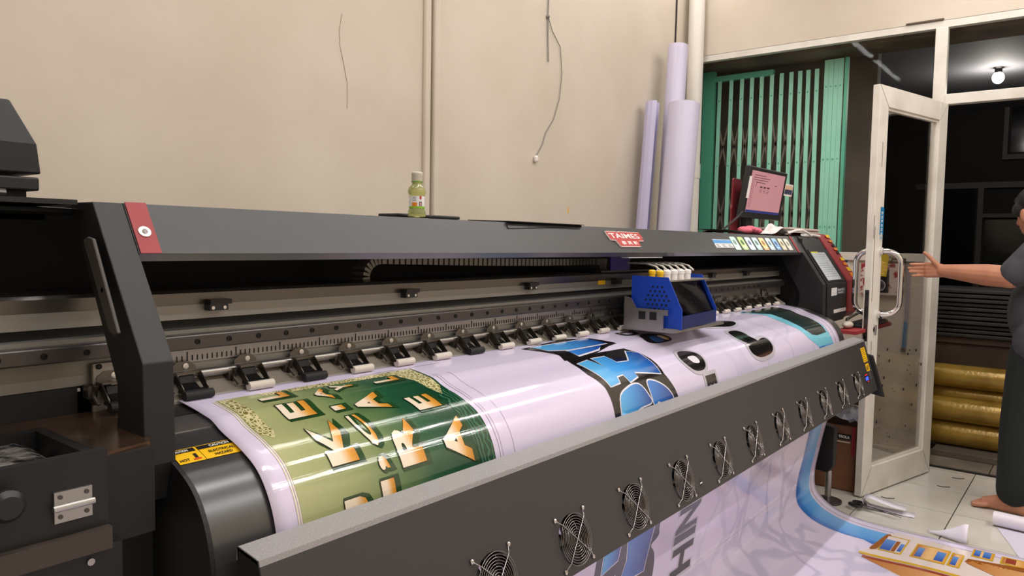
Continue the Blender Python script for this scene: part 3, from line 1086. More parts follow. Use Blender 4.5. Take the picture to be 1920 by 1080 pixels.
# red trim strips
o = rect(face(.5645, FACE_B - .001, .0005), EX, EY, .034, FACE_T - FACE_B + .002, .002).build('red_trim_strip', m_red, PR)
c = face(.581, .2365, .0025)
ux, uy = EX, EY
def disc_on(cn, ex, ey, prof, n=20):
    nn = Vector(ex).cross(Vector(ey)).normalized()
    vs, fs = [], []
    for r, h in prof:
        for k in range(n):
            a = 2 * math.pi * k / n
            vs.append(tuple(Vector(cn) + (Vector(ex) * math.cos(a) + Vector(ey) * math.sin(a)) * r + nn * h))
    for i in range(len(prof) - 1):
        fs += [(i * n + k, i * n + (k + 1) % n, (i + 1) * n + (k + 1) % n, (i + 1) * n + k) for k in range(n)]
    fs.append(tuple((len(prof) - 1) * n + k for k in range(n)))
    fs.append(tuple(range(n - 1, -1, -1)))
    return vs, fs


G().add(*disc_on(c, EX, EY, [(.0105, 0), (.0105, .0012), (.0095, .0016), (.004, .0016)])).build('washer', m_steel, o)
G().add(*disc_on(c + FN * .0015, EX, EY, [(.0045, 0), (.0045, .001), (.003, .003)])).build('screw', m_chrome, o)
rect(face(3.860, FACE_B - .001, .0005), EX, EY, .028, FACE_T - FACE_B + .002, .002).build('red_trim_strip', m_red, PR)
# badge
sg = [(2.050, .2734), (2.111, .2738), (2.123, .2716), (2.135, .2738), (2.266, .2737), (2.276, .2568), (2.266, .250), (2.272, .2419), (2.237, .2416), (2.230, .2193), (2.102, .219), (2.088, .2428), (2.060, .2435), (2.054, .262)]


def face_poly(poly, off, th):
    a = [tuple(face(x, t, off)) for x, t in poly]
    b = [tuple(face(x, t, off + th)) for x, t in poly]
    n = len(a)
    return G().add(a + b, [tuple(range(n)), tuple(range(2 * n - 1, n - 1, -1))] + [(i, (i + 1) % n, (i + 1) % n + n, i + n) for i in range(n)])


bd = face_poly(grow_poly(sg, .0022), .0005, .004).build('maker_badge', mat('silver badge edge', (236, 222, 220), .4), PR)
face_poly(sg, .0046, .0008).build('badge_field', mat('badge red', (178, 52, 52), .45), bd)
flat_text('badge_lettering', 'TAIMES', m_textw, bd, face(2.066, .2487, .0058), EX, (EY - EX * .45).normalized(), .190, .0205, .012, base=ROOT[PR.name])
flat_text('badge_lettering', '泰 英 斯', m_textw, bd, face(2.117, .2245, .0058), EX, (EY - EX * .3).normalized(), .106, .0145, .015, base=ROOT[PR.name])
# print-profile stickers on the hood
m_skyc = mat('sky blue card', (74, 150, 214), .4)
for k in range(3):
    x = 2.868 + .0623 * k
    o = rect(face(x, .2200, .0004), EX, EY, .0605, .0405, .0006).build('info_sticker', mat('white sticker', (226, 226, 226), .4), PR)
    rect(face(x, .2410, .0012), EX, EY, .0605, .0165, .0004).build('blue_band', m_skyc, o)
    for j in range(3):
        rect(face(x + .012, .2240 + .005 * j, .0012), EX, EY, .034 - .006 * j, .0018, .0003).build('print_line', mat('dark blue print', (60, 70, 100), .5), o)
cols = [((190, 226, 216), (170, 210, 200)), ((176, 208, 110), (70, 140, 40)), ((206, 230, 240), (110, 150, 220)), ((168, 214, 210), (90, 160, 160)), ((250, 180, 40), (230, 120, 40)),
        ((184, 212, 224), (150, 190, 214)), ((90, 160, 224), (40, 100, 190)), ((214, 210, 170), (190, 170, 140)), ((226, 226, 210), (214, 190, 190))]
for k, (c1, c2) in enumerate(cols):
    x = 3.062 + .0854 * k
    r = .008
    pts = []
    for (cx, ct, a0) in ((x + .062 - r, .2765 - r, 0), (x + r, .2765 - r, 90), (x + r, .2097 + r, 180), (x + .062 - r, .2097 + r, 270)):
        for j in range(4):
            a = math.radians(a0 + 30 * j)
            pts.append((cx + r * math.cos(a), ct + r * math.sin(a)))
    o = face_poly(pts, .0004, .0006).build('picture_sticker', ramp_mat('sticker print %d' % k, [(0, c2), (.4, c1), (1, c1)], 'Z', .3, noise=.3), PR)
    face_poly([(x + .012, .217), (x + .045, .217), (x + .045, .226), (x + .012, .226)], .0011, .0004).build('sticker_caption', mat('sticker caption %d' % k, tuple((a + 3 * 255) // 4 for a in c2), .4), o)
    face_poly(smooth_poly([(x + .020, .240), (x + .040, .236), (x + .044, .252), (x + .030, .262), (x + .018, .254)]), .0011, .0004).build('sticker_picture', mat('sticker picture %d' % k, tuple(int(a * .7) for a in c2), .4), o)

# pinch rollers
m_pinch = mat('dull pinch steel', (112, 106, 100), .38, .85)
m_pdark = mat('dark pinch arm', (96, 90, 84), .36, .8)
m_roll1 = mat('pale roller tape', (206, 198, 188), .6)
def pinch_parts():
    br = G()
    br.prism([(-.024, 0), (.024, 0), (.024, .009), (.012, .020), (-.012, .020), (-.024, .009)], 'y', .0, .003)       # tab on the scale
    br.v = [(p[0], p[1] + .028, p[2] * .85 + .034) for p in br.v]
    br.box(-.024, .024, .010, .031, .031, .034)
    arm = G()
    arm.prism([(.030, .034), (.010, .034), (-.018, .009), (-.018, .001), (-.006, .001), (.018, .020), (.030, .020)], 'x', -.001, .001)
    hold = G()
    hold.box(-.026, .026, -.022, -.002, .000, .005)
    hold.prism([(.000, .003), (.016, .012), (.020, .028), (.017, .028), (.011, .014), (-.006, .006)], 'x', -.014, .014)
    spring = G().tube([(-.030, .03, .024), (-.036, .01, .012), (-.033, .0, .0)], .003, 6)
    spring.box(-.042, -.028, .018, .040, .008, .030)
    spring.prism([(.010, .030), (.034, .030), (.034, .0), (.022, -.004)], 'x', -.034, -.028)
    roller = G().lathe([(.006, -.027), (.0085, -.027), (.0085, .027), (.006, .027)], (.002, -.022, -.003), 14, 'x')
    scr = G().lathe([(.0055, 0), (.0055, .0015), (.003, .002)], (.004, .028, .0425), 12, 'y')
    return br, arm, hold, spring, roller, scr


br, arm, hold, spring, roller, scr = pinch_parts()
me_br, me_arm, me_hold, me_sp, me_ro, me_sc = (q.mesh(n, smooth=False) for q, n in ((br, 'pinch_roller'), (arm, 'lever_arm'), (hold, 'roller_holder'), (spring, 'spring'), (roller, 'roller'), (scr, 'screw')))
me_ro2 = me_ro.copy()
for me, mm in ((me_br, m_pinch), (me_arm, m_pdark), (me_hold, m_dark), (me_sp, m_pdark), (me_ro, m_roll1), (me_ro2, m_rubber), (me_sc, m_chrome)):
    me.materials.append(mm)
for k in range(-1, 25):
    x = .692 + .1272 * k
    if x > 3.75:
        break
    p = link('pinch_roller', me_br, None, PR, (x - 2.3, 1.292 - 1.35, 1.0465))
    for nm, me in (('roller_holder', me_hold), ('spring', me_sp), ('roller', me_ro2 if k in (-1, 0, 2, 6) else me_ro), ('screw', me_sc)):
        link(nm, me, None, p)
    for dx in (-.0235, .0235):
        link('lever_arm', me_arm, None, p, (dx, 0, 0))
G().tube([(.56, 1.318, 1.073), (3.85, 1.318, 1.073)], .0085, 14).build('pinch_shaft', m_steel, PR, smooth=True)
for x in (.50, 3.66):
    o = G().box(x + .035, x + .085, 1.322, 1.330, 1.028, 1.112).build('shaft_bracket', mat('zinc plate', (150, 147, 142), .4, .7), PR, bevel=.002)
    for dx in (.045, .075):
        G().lathe([(.0048, 0), (.0048, .002), (.003, .003)], (x + dx, 1.322, 1.106), 12, 'y').build('bracket_bolt', m_bolt, o)
# cable chain inside the hood
g = G()
def chain(path):
    for a, b in zip(path[:-1], path[1:]):
        a, b = Vector(a), Vector(b)
        d = (b - a)
        L = d.length
        d.normalize()
        n = Vector((0, 1, 0)).cross(d)
        q = a + d * .15 * L
        e = a + d * .85 * L
        g.hexa([q - n * .011 + Vector((0, -.022, 0)), e - n * .011 + Vector((0, -.022, 0)), e + n * .011 + Vector((0, -.022, 0)), q + n * .011 + Vector((0, -.022, 0)),
                q - n * .011 + Vector((0, .022, 0)), e - n * .011 + Vector((0, .022, 0)), e + n * .011 + Vector((0, .022, 0)), q + n * .011 + Vector((0, .022, 0))])
path = [(2.40 - .021 * k, 1.47, 1.262 - .004 * math.sin(k / 46 * math.pi * 1.0) + .012 * (k / 46)) for k in range(0, 54)]
x0, z0 = path[-1][0], path[-1][2]
for k in range(1, 11):
    a = math.pi * k / 10 * .80
    path.append((x0 - .05 * math.sin(a), 1.47, z0 - .045 * (1 - math.cos(a))))
chain(path)
g.build('cable_chain', mat('clear grey chain link', (150, 146, 142), .3, .3), PR)

# ------------------------------------------------------------------ print carriage
m_bluep = mat('blue enamelled plate', (24, 66, 176), .38)
m_blued = mat('navy enamelled plate', (22, 34, 92), .35)
m_purp = mat('violet plate', (66, 52, 160), .4)
CB = ROOT[PR.name]
lp = [(1.229, 1.224), (1.097, 1.223), (1.045, 1.118), (1.045, 1.055), (1.20, 1.055), (1.20, 1.10), (1.229, 1.13)]
car = G().prism(lp, 'x', 2.198, 2.202).build('print_carriage', m_bluep, PR)
G().prism([(1.260, 1.224), (1.150, 1.222), (1.092, 1.104), (1.092, 1.052), (1.26, 1.052)], 'x', 2.576, 2.580).build('carriage_side', m_bluep, car)
G().add([(2.202, 1.047, 1.055), (2.578, 1.093, 1.053), (2.578, 1.093, 1.095), (2.202, 1.047, 1.098), (2.202, 1.051, 1.055), (2.578, 1.097, 1.053), (2.578, 1.097, 1.095), (2.202, 1.051, 1.098)],
        [(0, 1, 2, 3), (7, 6, 5, 4), (0, 4, 5, 1), (1, 5, 6, 2), (2, 6, 7, 3), (3, 7, 4, 0)]).build('carriage_front', m_blued, car)
G().prism([(1.25, 1.052), (1.175, 1.052), (1.185, 1.195), (1.25, 1.195)], 'x', 2.26, 2.54).build('print_head_block', m_dark, car)
tint = glass_mat('smoked acrylic', (150, 144, 158), .3)
G().add([(2.21, 1.051, 1.10), (2.57, 1.097, 1.095), (2.57, 1.152, 1.205), (2.21, 1.106, 1.205), (2.21, 1.053, 1.10), (2.57, 1.099, 1.095), (2.57, 1.154, 1.205), (2.21, 1.108, 1.205)],
        [(0, 1, 2, 3), (7, 6, 5, 4), (0, 4, 5, 1), (1, 5, 6, 2), (2, 6, 7, 3), (3, 7, 4, 0)]).build('smoked_cover', tint, car)
G().box(2.19, 2.60, 1.07, 1.26, 1.043, 1.052).build('carriage_base', m_steel, car)
G().box(2.184, 2.198, 1.055, 1.24, 1.046, 1.058).build('carriage_lip', m_steel, car)
G().prism([(1.245, 1.052), (1.10, 1.052), (1.10, 1.10), (1.085, 1.10), (1.085, 1.118), (1.20, 1.118), (1.22, 1.15), (1.245, 1.155)], 'x', 2.178, 2.184).build('wiper_bracket', m_steel, car)
g = G()
for (yy, zz) in ((1.125, 1.083), (1.165, 1.083)):
    g.box(2.1765, 2.178, yy, yy + .024, zz, zz + .026)
g.build('bracket_window', m_dark, car)
holes = []
for j in range(6):
    for k in range(6):
        yy, zz = 1.175 - .0165 * k + (.008 if j % 2 else 0), 1.118 + .0145 * j
        if (yy - 1.135) ** 2 + (zz - 1.153) ** 2 < .0445 ** 2:
            holes.append((yy, zz))
g = G()
for yy, zz in holes:
    g.lathe([(.0036, -.0003), (.0036, .0005)], (2.1972, yy, zz), 8, 'x')
g.build('vent_holes', m_ink_black, car)
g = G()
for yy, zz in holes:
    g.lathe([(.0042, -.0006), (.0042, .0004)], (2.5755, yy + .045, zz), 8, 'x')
g.build('vent_holes', mat('vent hole light', (190, 180, 170), .5), car)  # pale discs paint light showing through the far plate's holes
G().box(2.21, 2.57, 1.118, 1.20, 1.205, 1.210).build('damper_tray', m_steel, car)
k = 0
for row in range(2):
    for j in range(5):
        x, y = 2.225 + .052 * j + .02 * row, 1.140 + .040 * row
        mm = m_yel if (j == 0) else m_paper
        o = G().lathe([(.011, 0), (.011, .020), (.0125, .020), (.0125, .030), (.008, .034)], (x, y, 1.210), 14).build('ink_damper_cap', mm, car, smooth=True)
g = G()
for j in range(6):
    x = 2.25 + .05 * j
    g.tube([(x, 1.15, 1.24), (x + .02, 1.18, 1.255), (x + .06, 1.24, 1.262), (x + .09, 1.33, 1.262)], .0035, 6)
g.build('ink_tubes', mat('clear ink tube', (206, 200, 190), .3), car)
G().box(2.275, 2.41, 1.358, 1.363, 1.216, 1.290).build('violet_bracket', m_purp, car)
G().box(2.16, 2.40, 1.222, 1.25, 1.2825, 1.285).build('white_guide_strip', mat('bright white strip', (236, 234, 244), .4), PR)
G().box(2.33, 2.385, 1.44, 1.50, 1.250, 1.270).box(2.365, 2.38, 1.44, 1.46, 1.228, 1.250).build('chain_clamp', m_paper, car)
G().box(2.20, 2.58, 1.35, 1.50, 1.229, 1.234).build('carriage_bridge', m_rail, car)
G().box(2.35, 2.36, 1.46, 1.47, 1.262, 1.268).build('status_lamp', mat('red led', (200, 20, 10), .5, emit=((255, 40, 20), 3)), car)

# ------------------------------------------------------------------ fan panel in front of the media
TQ = Vector((0, .901, .868))
TD = Vector((0, .830 - .901, .636 - .868))
PL = TD.length
TD.normalize()
TN = TD.cross(EX)
TN.normalize()
if TN.y > 0:
    TN = -TN


def fp(x, w, off=0.0):
    return TQ + EX * x + TD * w + TN * off


BX0, BX1 = .578, 3.955
fan_x = [.78 + .26 * k for k in range(12)]
FW = .1757
FR = .053
g = G()


def quadp(x0, x1, w0, w1):
    g.add([tuple(fp(x0, w0)), tuple(fp(x1, w0)), tuple(fp(x1, w1)), tuple(fp(x0, w1))], [(0, 1, 2, 3)])


quadp(BX0, .65, 0, PL)
quadp(3.77, BX1, 0, PL)
for fx in fan_x:
    x0, x1 = fx - .13, fx + .13
    angs = sorted([2 * math.pi * k / 36 for k in range(36)] + [math.atan2(ww - FW, xx - fx) % (2 * math.pi) for xx in (x0, x1) for ww in (0, PL)])
    n = len(angs)
    vs = []
    for a in angs:
        vs.append(tuple(fp(fx + FR * math.cos(a), FW + FR * math.sin(a))))
    for a in angs:
        ca, sa = math.cos(a), math.sin(a)
        tt = 1e9
        if ca > 1e-9: tt = min(tt, (x1 - fx) / ca)
        if ca < -1e-9: tt = min(tt, (x0 - fx) / ca)
        if sa > 1e-9: tt = min(tt, (PL - FW) / sa)
        if sa < -1e-9: tt = min(tt, (0 - FW) / sa)
        vs.append(tuple(fp(fx + tt * ca, FW + tt * sa)))
    for a in angs:
        vs.append(tuple(fp(fx + FR * math.cos(a), FW + FR * math.sin(a), -.004)))
    fs = [(k, (k + 1) % n, n + (k + 1) % n, n + k) for k in range(n)] + [(k, 2 * n + k, 2 * n + (k + 1) % n, (k + 1) % n) for k in range(n)]
    g.add(vs, fs)
panel = g.build('fan_panel', m_panel, PR)
lipp = [(.901, .868), (.9035, .8765), (.955, .884), (.957, .864), (.953, .864), (.951, .879), (.907, .872)]
G().prism(lipp, 'x', BX0, BX1).build('panel_top_lip', m_lip, panel)
G().prism([(.830, .636), (.875, .632), (.875, .636), (.832, .640)], 'x', BX0, BX1).build('panel_bottom_flange', m_panel, panel)
for x in (BX0, BX1 - .002):
    G().prism([(.901, .868), (.9035, .8765), (.955, .884), (.952, .80), (.880, .632), (.830, .636)], 'x', x, x + .002).build('panel_end', m_dark, panel)
G().prism([(.86, .80), (.95, .82), (.91, .62), (.80, .60)], 'x', BX1 + .002, BX1 + .022).build('end_guard', m_dark, panel, bevel=.004)
for x in (.60, 3.88):
    G().hexa([Vector(p) for p in ((x, .87, .66), (x + .03, .87, .66), (x + .03, 1.15, .58), (x, 1.15, .58), (x, .87, .69), (x + .03, .87, .69), (x + .03, 1.15, .61), (x, 1.15, .61))]).build('mounting_arm', m_dark, panel)
# guards, rotors
def fan_guard_mesh():
    gg = G()
    for j in range(9):
        r = .010 + (.0535 - .010) * j / 8
        gg.tube([(r * math.cos(2 * math.pi * k / 36), r * math.sin(2 * math.pi * k / 36), .0085) for k in range(36)], .00055, 5, closed=True)
    for a in (45, 135):
        ca, sa = math.cos(math.radians(a)), math.sin(math.radians(a))
        pts = [(-.0745, .003), (-.068, .004), (-.056, .0105), (0, .0105), (.056, .0105), (.068, .004), (.0745, .003)]
        gg.tube([(d * ca, d * sa, h) for d, h in pts], .0011, 6)
        for sgn in (-1, 1):
            gg.tube([(sgn * .0745 * ca + .004 * math.cos(q), sgn * .0745 * sa + .004 * math.sin(q), .003) for q in [2 * math.pi * k / 12 for k in range(12)]], .0012, 5, closed=True)
    return gg


gm = fan_guard_mesh().mesh('fan_guard', smooth=True)
gm.materials.append(mat('plated wire', (178, 174, 172), .22, 1.0))
rm = G().lathe([(.02, -.022), (.02, -.006), (.017, -.004)], n=24)
for k in range(7):
    a0 = 2 * math.pi * k / 7
    vs = []
    for j in range(5):
        r = .018 + (.051 - .018) * j / 4
        for (da, h) in ((-.05 * 1 - .1 * j / 4, -.020), (.62, -.006)):
            vs.append((r * math.cos(a0 + da), r * math.sin(a0 + da), h))
    fs = [(2 * j, 2 * j + 1, 2 * j + 3, 2 * j + 2) for j in range(4)]
    rm.add(vs, fs)
rmm = rm.mesh('fan_rotor')
rmm.materials.append(mat('fan black', (9, 9, 10), .6))
hm = G()
n = 36
vs = [(FR * math.cos(2 * math.pi * k / n), FR * math.sin(2 * math.pi * k / n), h) for h in (-.001, -.025) for k in range(n)]
hm.add(vs, [(k, (k + 1) % n, n + (k + 1) % n, n + k) for k in range(n)])
hm.add([(0, 0, -.026)] + [(FR * math.cos(math.radians(128 + 320 * k / 30)), FR * math.sin(math.radians(128 + 320 * k / 30)), -.026) for k in range(31)], [(0, k + 1, k + 2) for k in range(30)])  # dark disc added to black out the opening, open sector lets light through
hm.box(-.05, .05, -.005, .005, -.027, -.024).box(-.005, .005, -.05, .05, -.027, -.024)
hmm = hm.mesh('fan_housing_blackout')
hmm.materials.append(mat('fan black', (9, 9, 10), .6))
boltm = G().lathe([(.0038, .002), (.0038, .004), (.002, .0055)], n=10).mesh('guard_screw')
boltm.materials.append(m_chrome)
Rf = Matrix((EX, -TD, TN)).transposed().to_4x4()
for k, fx in enumerate(fan_x):
    M4 = Matrix.Translation(fp(fx, FW) - Vector(CB)) @ Rf
    for nm, me in (('fan_guard', gm), ('fan_rotor', rmm), ('fan_housing_blackout', hmm)):
        o = link(nm, me, None, panel)
        o.matrix_local = M4 @ (Matrix.Rotation(.4 * k, 4, 'Z') if nm == 'fan_rotor' else Matrix.Identity(4))
    for a in (45, 135, 225, 315):
        o = link('guard_screw', boltm, None, panel)
        o.matrix_local = M4 @ Matrix.Translation((.0745 * math.cos(math.radians(a)), .0745 * math.sin(math.radians(a)), 0))
# labels and controls on the panel
UPD = -TD
o = rect(fp(3.845, .095, .0004), EX, UPD, .075, .070, .0006).build('warning_label', m_yel, panel)
g = G()
for j in range(7):
    rect(fp(3.855, .088 - .009 * j, .0012), EX, UPD, .055 - .008 * (j % 3), .0022, .0002, g)
g.build('label_lines', m_ink_black, panel)
rect(fp(3.855, .140, .0004), EX, UPD, .060, .036, .0006).build('warning_label', m_yel, panel)
g = G()
rect(fp(3.866, .134, .0012), EX, UPD, .012, .020, .0002, g)
rect(fp(3.888, .134, .0012), EX, UPD, .010, .022, .0002, g)
g.build('label_lines', m_ink_black, panel)
m_ledr = mat('red display digits', (220, 30, 30), .5, emit=((255, 30, 40), 4))
m_ledb = mat('blue display digits', (30, 30, 220), .5, emit=((40, 60, 255), 5))
rect(fp(3.790, .187, .0004), EX, UPD, .062, .040, .0008).build('temperature_display', m_blackp, panel)
for x, ww, mm in ((3.800, .1530, m_ledr), (3.826, .1530, m_ledr), (3.800, .178, m_ledb), (3.824, .178, m_ledb), (3.824, .186, m_ledr)):
    rect(fp(x, ww, .0014), EX, UPD, .018 if mm is m_ledb else .012, .016 if mm is m_ledb else .003, .0004).build('display_digit', mm, panel)
rect(fp(3.885, .180, .0004), EX, UPD, .014, .040, .004).build('rocker_switch', m_steel, panel)
ctr = fp(1.922, .207, .0004)
g = G()
sq = [ctr + EX * .011, ctr + UPD * .011, ctr - EX * .011, ctr - UPD * .011]
g.hexa([p + TN * .0005 for p in sq] + sq)
g.build('diamond_sticker', mat('dark sticker', (30, 40, 46), .4), panel)
rect(ctr - EX * .007 - UPD * .0015 + TN * .0006, EX, UPD, .014, .003, .0002).build('label_lines', m_textw, panel)
# warning strip on the heater plate
def plate_pt(x, s, off=.0012):
    y, z = np.interp(s, DS, DP[:, 0]), np.interp(s, DS, DP[:, 1])
    ty, tz = np.interp(s, DS, TG[:, 0]), np.interp(s, DS, TG[:, 1])
    return Vector((x, y + .004 + tz * off, z - .004 - ty * off))


def plate_strip(name, x0, x1, s0, s1, off, m, par):
    gg = G()
    ss = np.linspace(s0, s1, 5)
    vs = []
    for s in ss:
        vs += [tuple(plate_pt(x0, s, off)), tuple(plate_pt(x1, s, off))]
    gg.add(vs, [(2 * i, 2 * i + 1, 2 * i + 3, 2 * i + 2) for i in range(4)])
    return gg.build(name, m, par)


hp = bpy.data.objects['front_heater_plate']
for x0, x1 in ((.52, .6055), (.6065, .69)):
    x0c, x1c = max(x0, .563), min(x1, .672)
    plate_strip('caution_sticker', x0c, x1c, .226, .266, .0012, m_yel, hp)
    plate_strip('caution_band', x0c, x1c - .004 if x1 < .65 else x1c, .228, .2385, .0018, m_ink_black, hp)


def plate_text(s, x, sv, w, h, m, off=.0022):
    p = plate_pt(x, sv, off)
    e = (plate_pt(x, sv - .01, off) - p).normalized()
    flat_text('caution_lettering', s, m, hp, p, EX, e, w, h, .02)


plate_text('CAUTION', .566, .237, .024, .0065, m_textw)
plate_text('CAUTION', .626, .237, .034, .0065, m_textw)
plate_text('HOT', .566, .262, .016, .0065, m_ink_black)
plate_text('ELECTRICAL', .618, .252, .044, .0065, m_ink_black)
plate_text('HAZARD', .624, .262, .030, .0065, m_ink_black)
plate_strip('hazard_symbol', .588, .600, .2585, .262, .002, mat('hazard red', (214, 70, 24), .5), hp)
plate_strip('hazard_symbol', .592, .597, .246, .2575, .002, m_ink_black, hp)

# ------------------------------------------------------------------ control tower at the right end
a, b = face(0, .2937), face(0, .003)
tp = [(a.y + .02, a.z + .006), (a.y, a.z), (b.y, b.z), (1.098, .965), (1.115, .93), (1.50, .93), (1.56, 1.386)]
tw = G().prism(tp, 'x', 4.02, 4.385).build('control_tower', m_black, PR, bevel=.003)
rp = [(1.29, 1.405), (face(0, .31).y - .008, face(0, .31).z), (b.y - .008, b.z + .01), (1.090, .972), (1.12, .94), (1.52, .93), (1.58, 1.405)]
G().prism(rp, 'x', 4.385, 4.575).build('red_end_panel', m_red, tw, bevel=.004)
o = rect(face(4.030, .012, .0006), EX, EY, .345, .20, .003).build('sheet_frame', m_blackp, tw)
o = rect(face(4.046, .022, .0042), EX, EY, .25, .172, .0008).build('instruction_sheet', mat('sun-bleached sheet', (206, 212, 218), .35, var=(30, (190, 198, 206), .4, .6)), tw)
rect(face(4.050, .190, .0052), EX, EY, .12, .008, .0004).build('sheet_header', mat('yellow header', (206, 196, 70), .5), tw)
g = G()
for j in range(11):
    rect(face(4.060, .178 - .0135 * j, .0052), EX, EY, .22 - .03 * (j % 3), .003, .0002, g)
g.build('sheet_lines', mat('grey print', (150, 158, 168), .5), tw)
o = G().box(4.07, 4.17, 1.0962, 1.098, 1.076, 1.117).build('rating_label', mat('white sticker', (226, 226, 226), .4), tw)
G().box(4.175, 4.33, 1.0962, 1.098, 1.080, 1.112).build('rating_label', mat('blue grey sticker', (70, 84, 110), .4), tw)
flat_text('label_lettering', 'PRINTER', m_textw, tw, (4.185, 1.0958, 1.098), (1, 0, 0), (0, 0, 1), .12, .010, .02)
flat_text('label_lettering', '400-600', m_textw, tw, (4.195, 1.0958, 1.084), (1, 0, 0), (0, 0, 1), .09, .009, .02)
G().box(4.13, 4.36, 1.0955, 1.098, .982, 1.000).build('paper_label', m_paper, tw)
m_orng = mat('orange warning', (226, 130, 30), .45)
for t0, t1, mm in ((.285, .305, m_yel), (.255, .268, m_orng), (.20, .215, m_orng), (.13, .15, m_yel), (.10, .118, m_orng), (.06, .085, m_yel), (.02, .05, m_orng)):
    p = FQ + Vector((0, -.008, .01))
    rect(p + EX * 4.49 + EY * t0 + FN * .0008, EX, EY, .066, t1 - t0, .0006).build('warning_sticker', mm, tw)
for t0 in (.225, .175):
    p = FQ + Vector((0, -.008, .01))
    rect(p + EX * 4.50 + EY * t0 + FN * .0008, EX, EY, .05, .018, .0006).build('black_sticker', m_blackp, tw)
G().lathe([(.006, 0), (.006, .018), (.012, .02), (.012, .03), (.006, .033)], (4.575, 1.12, 1.058), 14, 'x').build('lock_knob', m_chrome, tw)
G().box(4.52, 4.535, 1.0885, 1.092, 1.10, 1.125).build('paint_chip', m_paper, tw)
# red keyboard shelf on the tower's end
G().prism([(4.05, 1.06), (4.60, 1.06), (4.78, 1.02), (4.80, .97), (4.70, .93), (4.05, .96)], 'z', .885, .905).build('keyboard_shelf', m_red, PR, bevel=.003)

# ------------------------------------------------------------------ left end: maintenance trough and lid box
m_dirty = mat('ink-stained black', (13, 13, 15), .5, var=(9, (26, 25, 26), .5, .75))
m_slop = mat('grey ink sludge', (120, 116, 112), .25, var=(40, (24, 24, 26), .45, .62), bump=(45, .8, .02))
m_copp = mat('copper reflection sheet', (120, 92, 72), .22, .75, var=(7, (60, 48, 42), .4, .7))  # copper reflection on the metal sheet is put into its colour
tr0 = G().box(-.1, .44, 1.045, 1.06, .935, 1.039).build('waste_ink_trough', m_dirty, PR)
G().box(-.1, .44, 1.255, 1.27, .935, 1.030).build('trough_back', m_dirty, tr0)
G().box(.425, .44, 1.06, 1.255, .935, 1.030).build('trough_end', m_dirty, tr0)
gg = G()
NX, NY = 34, 16
for j in range(NY + 1):
    for i_ in range(NX + 1):
        x, y = -.1 + .525 * i_ / NX, 1.06 + .195 * j / NY
        z = 1.012 + .006 * (j / NY) + .006 * math.sin(31 * x) * math.sin(40 * y + 7 * x) - .03 * max(0, (x - .405) / .02)
        gg.v.append((x, y, z))
for j in range(NY):
    for i_ in range(NX):
        q = j * (NX + 1) + i_
        gg.f.append((q, q + 1, q + NX + 2, q + NX + 1))
gg.build('ink_sludge', m_slop, tr0, smooth=True)
G().prism([(.4405, 1.062), (.512, 1.075), (.555, 1.16), (.555, 1.332), (.05, 1.332), (.05, 1.272), (.4405, 1.272)], 'z', 1.024, 1.030).build('drip_sheet', m_copp, PR)
G().box(.441, .512, 1.062, 1.30, .90, 1.024).build('end_block', m_dark, PR)
o = G().box(-.1, .44, 1.033, 1.045, .905, .935).build('trough_ledge', mat('worn edge', (70, 62, 56), .5, .3), PR)
hg = G().box(.372, .418, 1.0405, 1.045, .955, .996).build('hinge', m_steel, tr0)
G().tube([(.370, 1.039, .975), (.420, 1.039, .975)], .0045, 10).build('hinge_pin', m_steel, tr0)
for x, z in ((.379, .963), (.411, .963), (.379, .989), (.411, .989)):
    G().lathe([(.003, 0), (.003, .0015)], (x, 1.0405, z), 8, 'y').build('hinge_screw', m_rail, tr0)
G().lathe([(.010, 0), (.010, .012), (.018, .016), (.020, .028), (.014, .036)], (.313, 1.045, 1.000), 20, 'y').build('black_knob', m_blackp, tr0, smooth=True)
G().box(-.1, .46, 1.05, 1.075, .25, .905).build('end_cabinet_panel', m_dirty, PR)
G().lathe([(.005, 0), (.005, .003)], (.418, 1.05, .888), 10, 'y').build('panel_bolt', m_steel, PR)
G().box(.445, .52, 1.334, 1.3385, 1.066, 1.071).build('white_edge_strip', m_paper, PR)
G().box(.05, .515, 1.333, 1.40, 1.030, 1.074).build('rail_end_cover', m_black, PR)
# hinged lid box on top of the left end
ld = [(1.45, 1.432), (1.45, 1.483), (1.475, 1.557), (1.70, 1.566), (1.76, 1.432)]
lid = G().add([(x if p < 3 or True else x, y, z) for x in (-.25,) for p, (y, z) in enumerate(ld)] +
              [(.509, 1.45, 1.432), (.504, 1.45, 1.483), (.472, 1.475, 1.557), (.472, 1.70, 1.566), (.509, 1.76, 1.432)],
              [(4, 3, 2, 1, 0), (5, 6, 7, 8, 9)] + [(i, (i + 1) % 5, (i + 1) % 5 + 5, i + 5) for i in range(5)]).build('service_lid', m_black, PR, bevel=.003)
G().box(-.25, .506, 1.45, 1.76, 1.403, 1.426).build('lid_base', m_black, PR, bevel=.003)
G().box(-.20, .492, 1.47, 1.60, 1.382, 1.404).build('lid_plinth', m_dark, PR)
G().tube([(.30, 1.455, 1.397), (.455, 1.455, 1.397)], .008, 12).build('lid_hinge', m_rail, PR)
G().box(-.25, .5, 1.28, 1.60, 1.376, 1.384).build('end_top_plate', m_dark, PR)

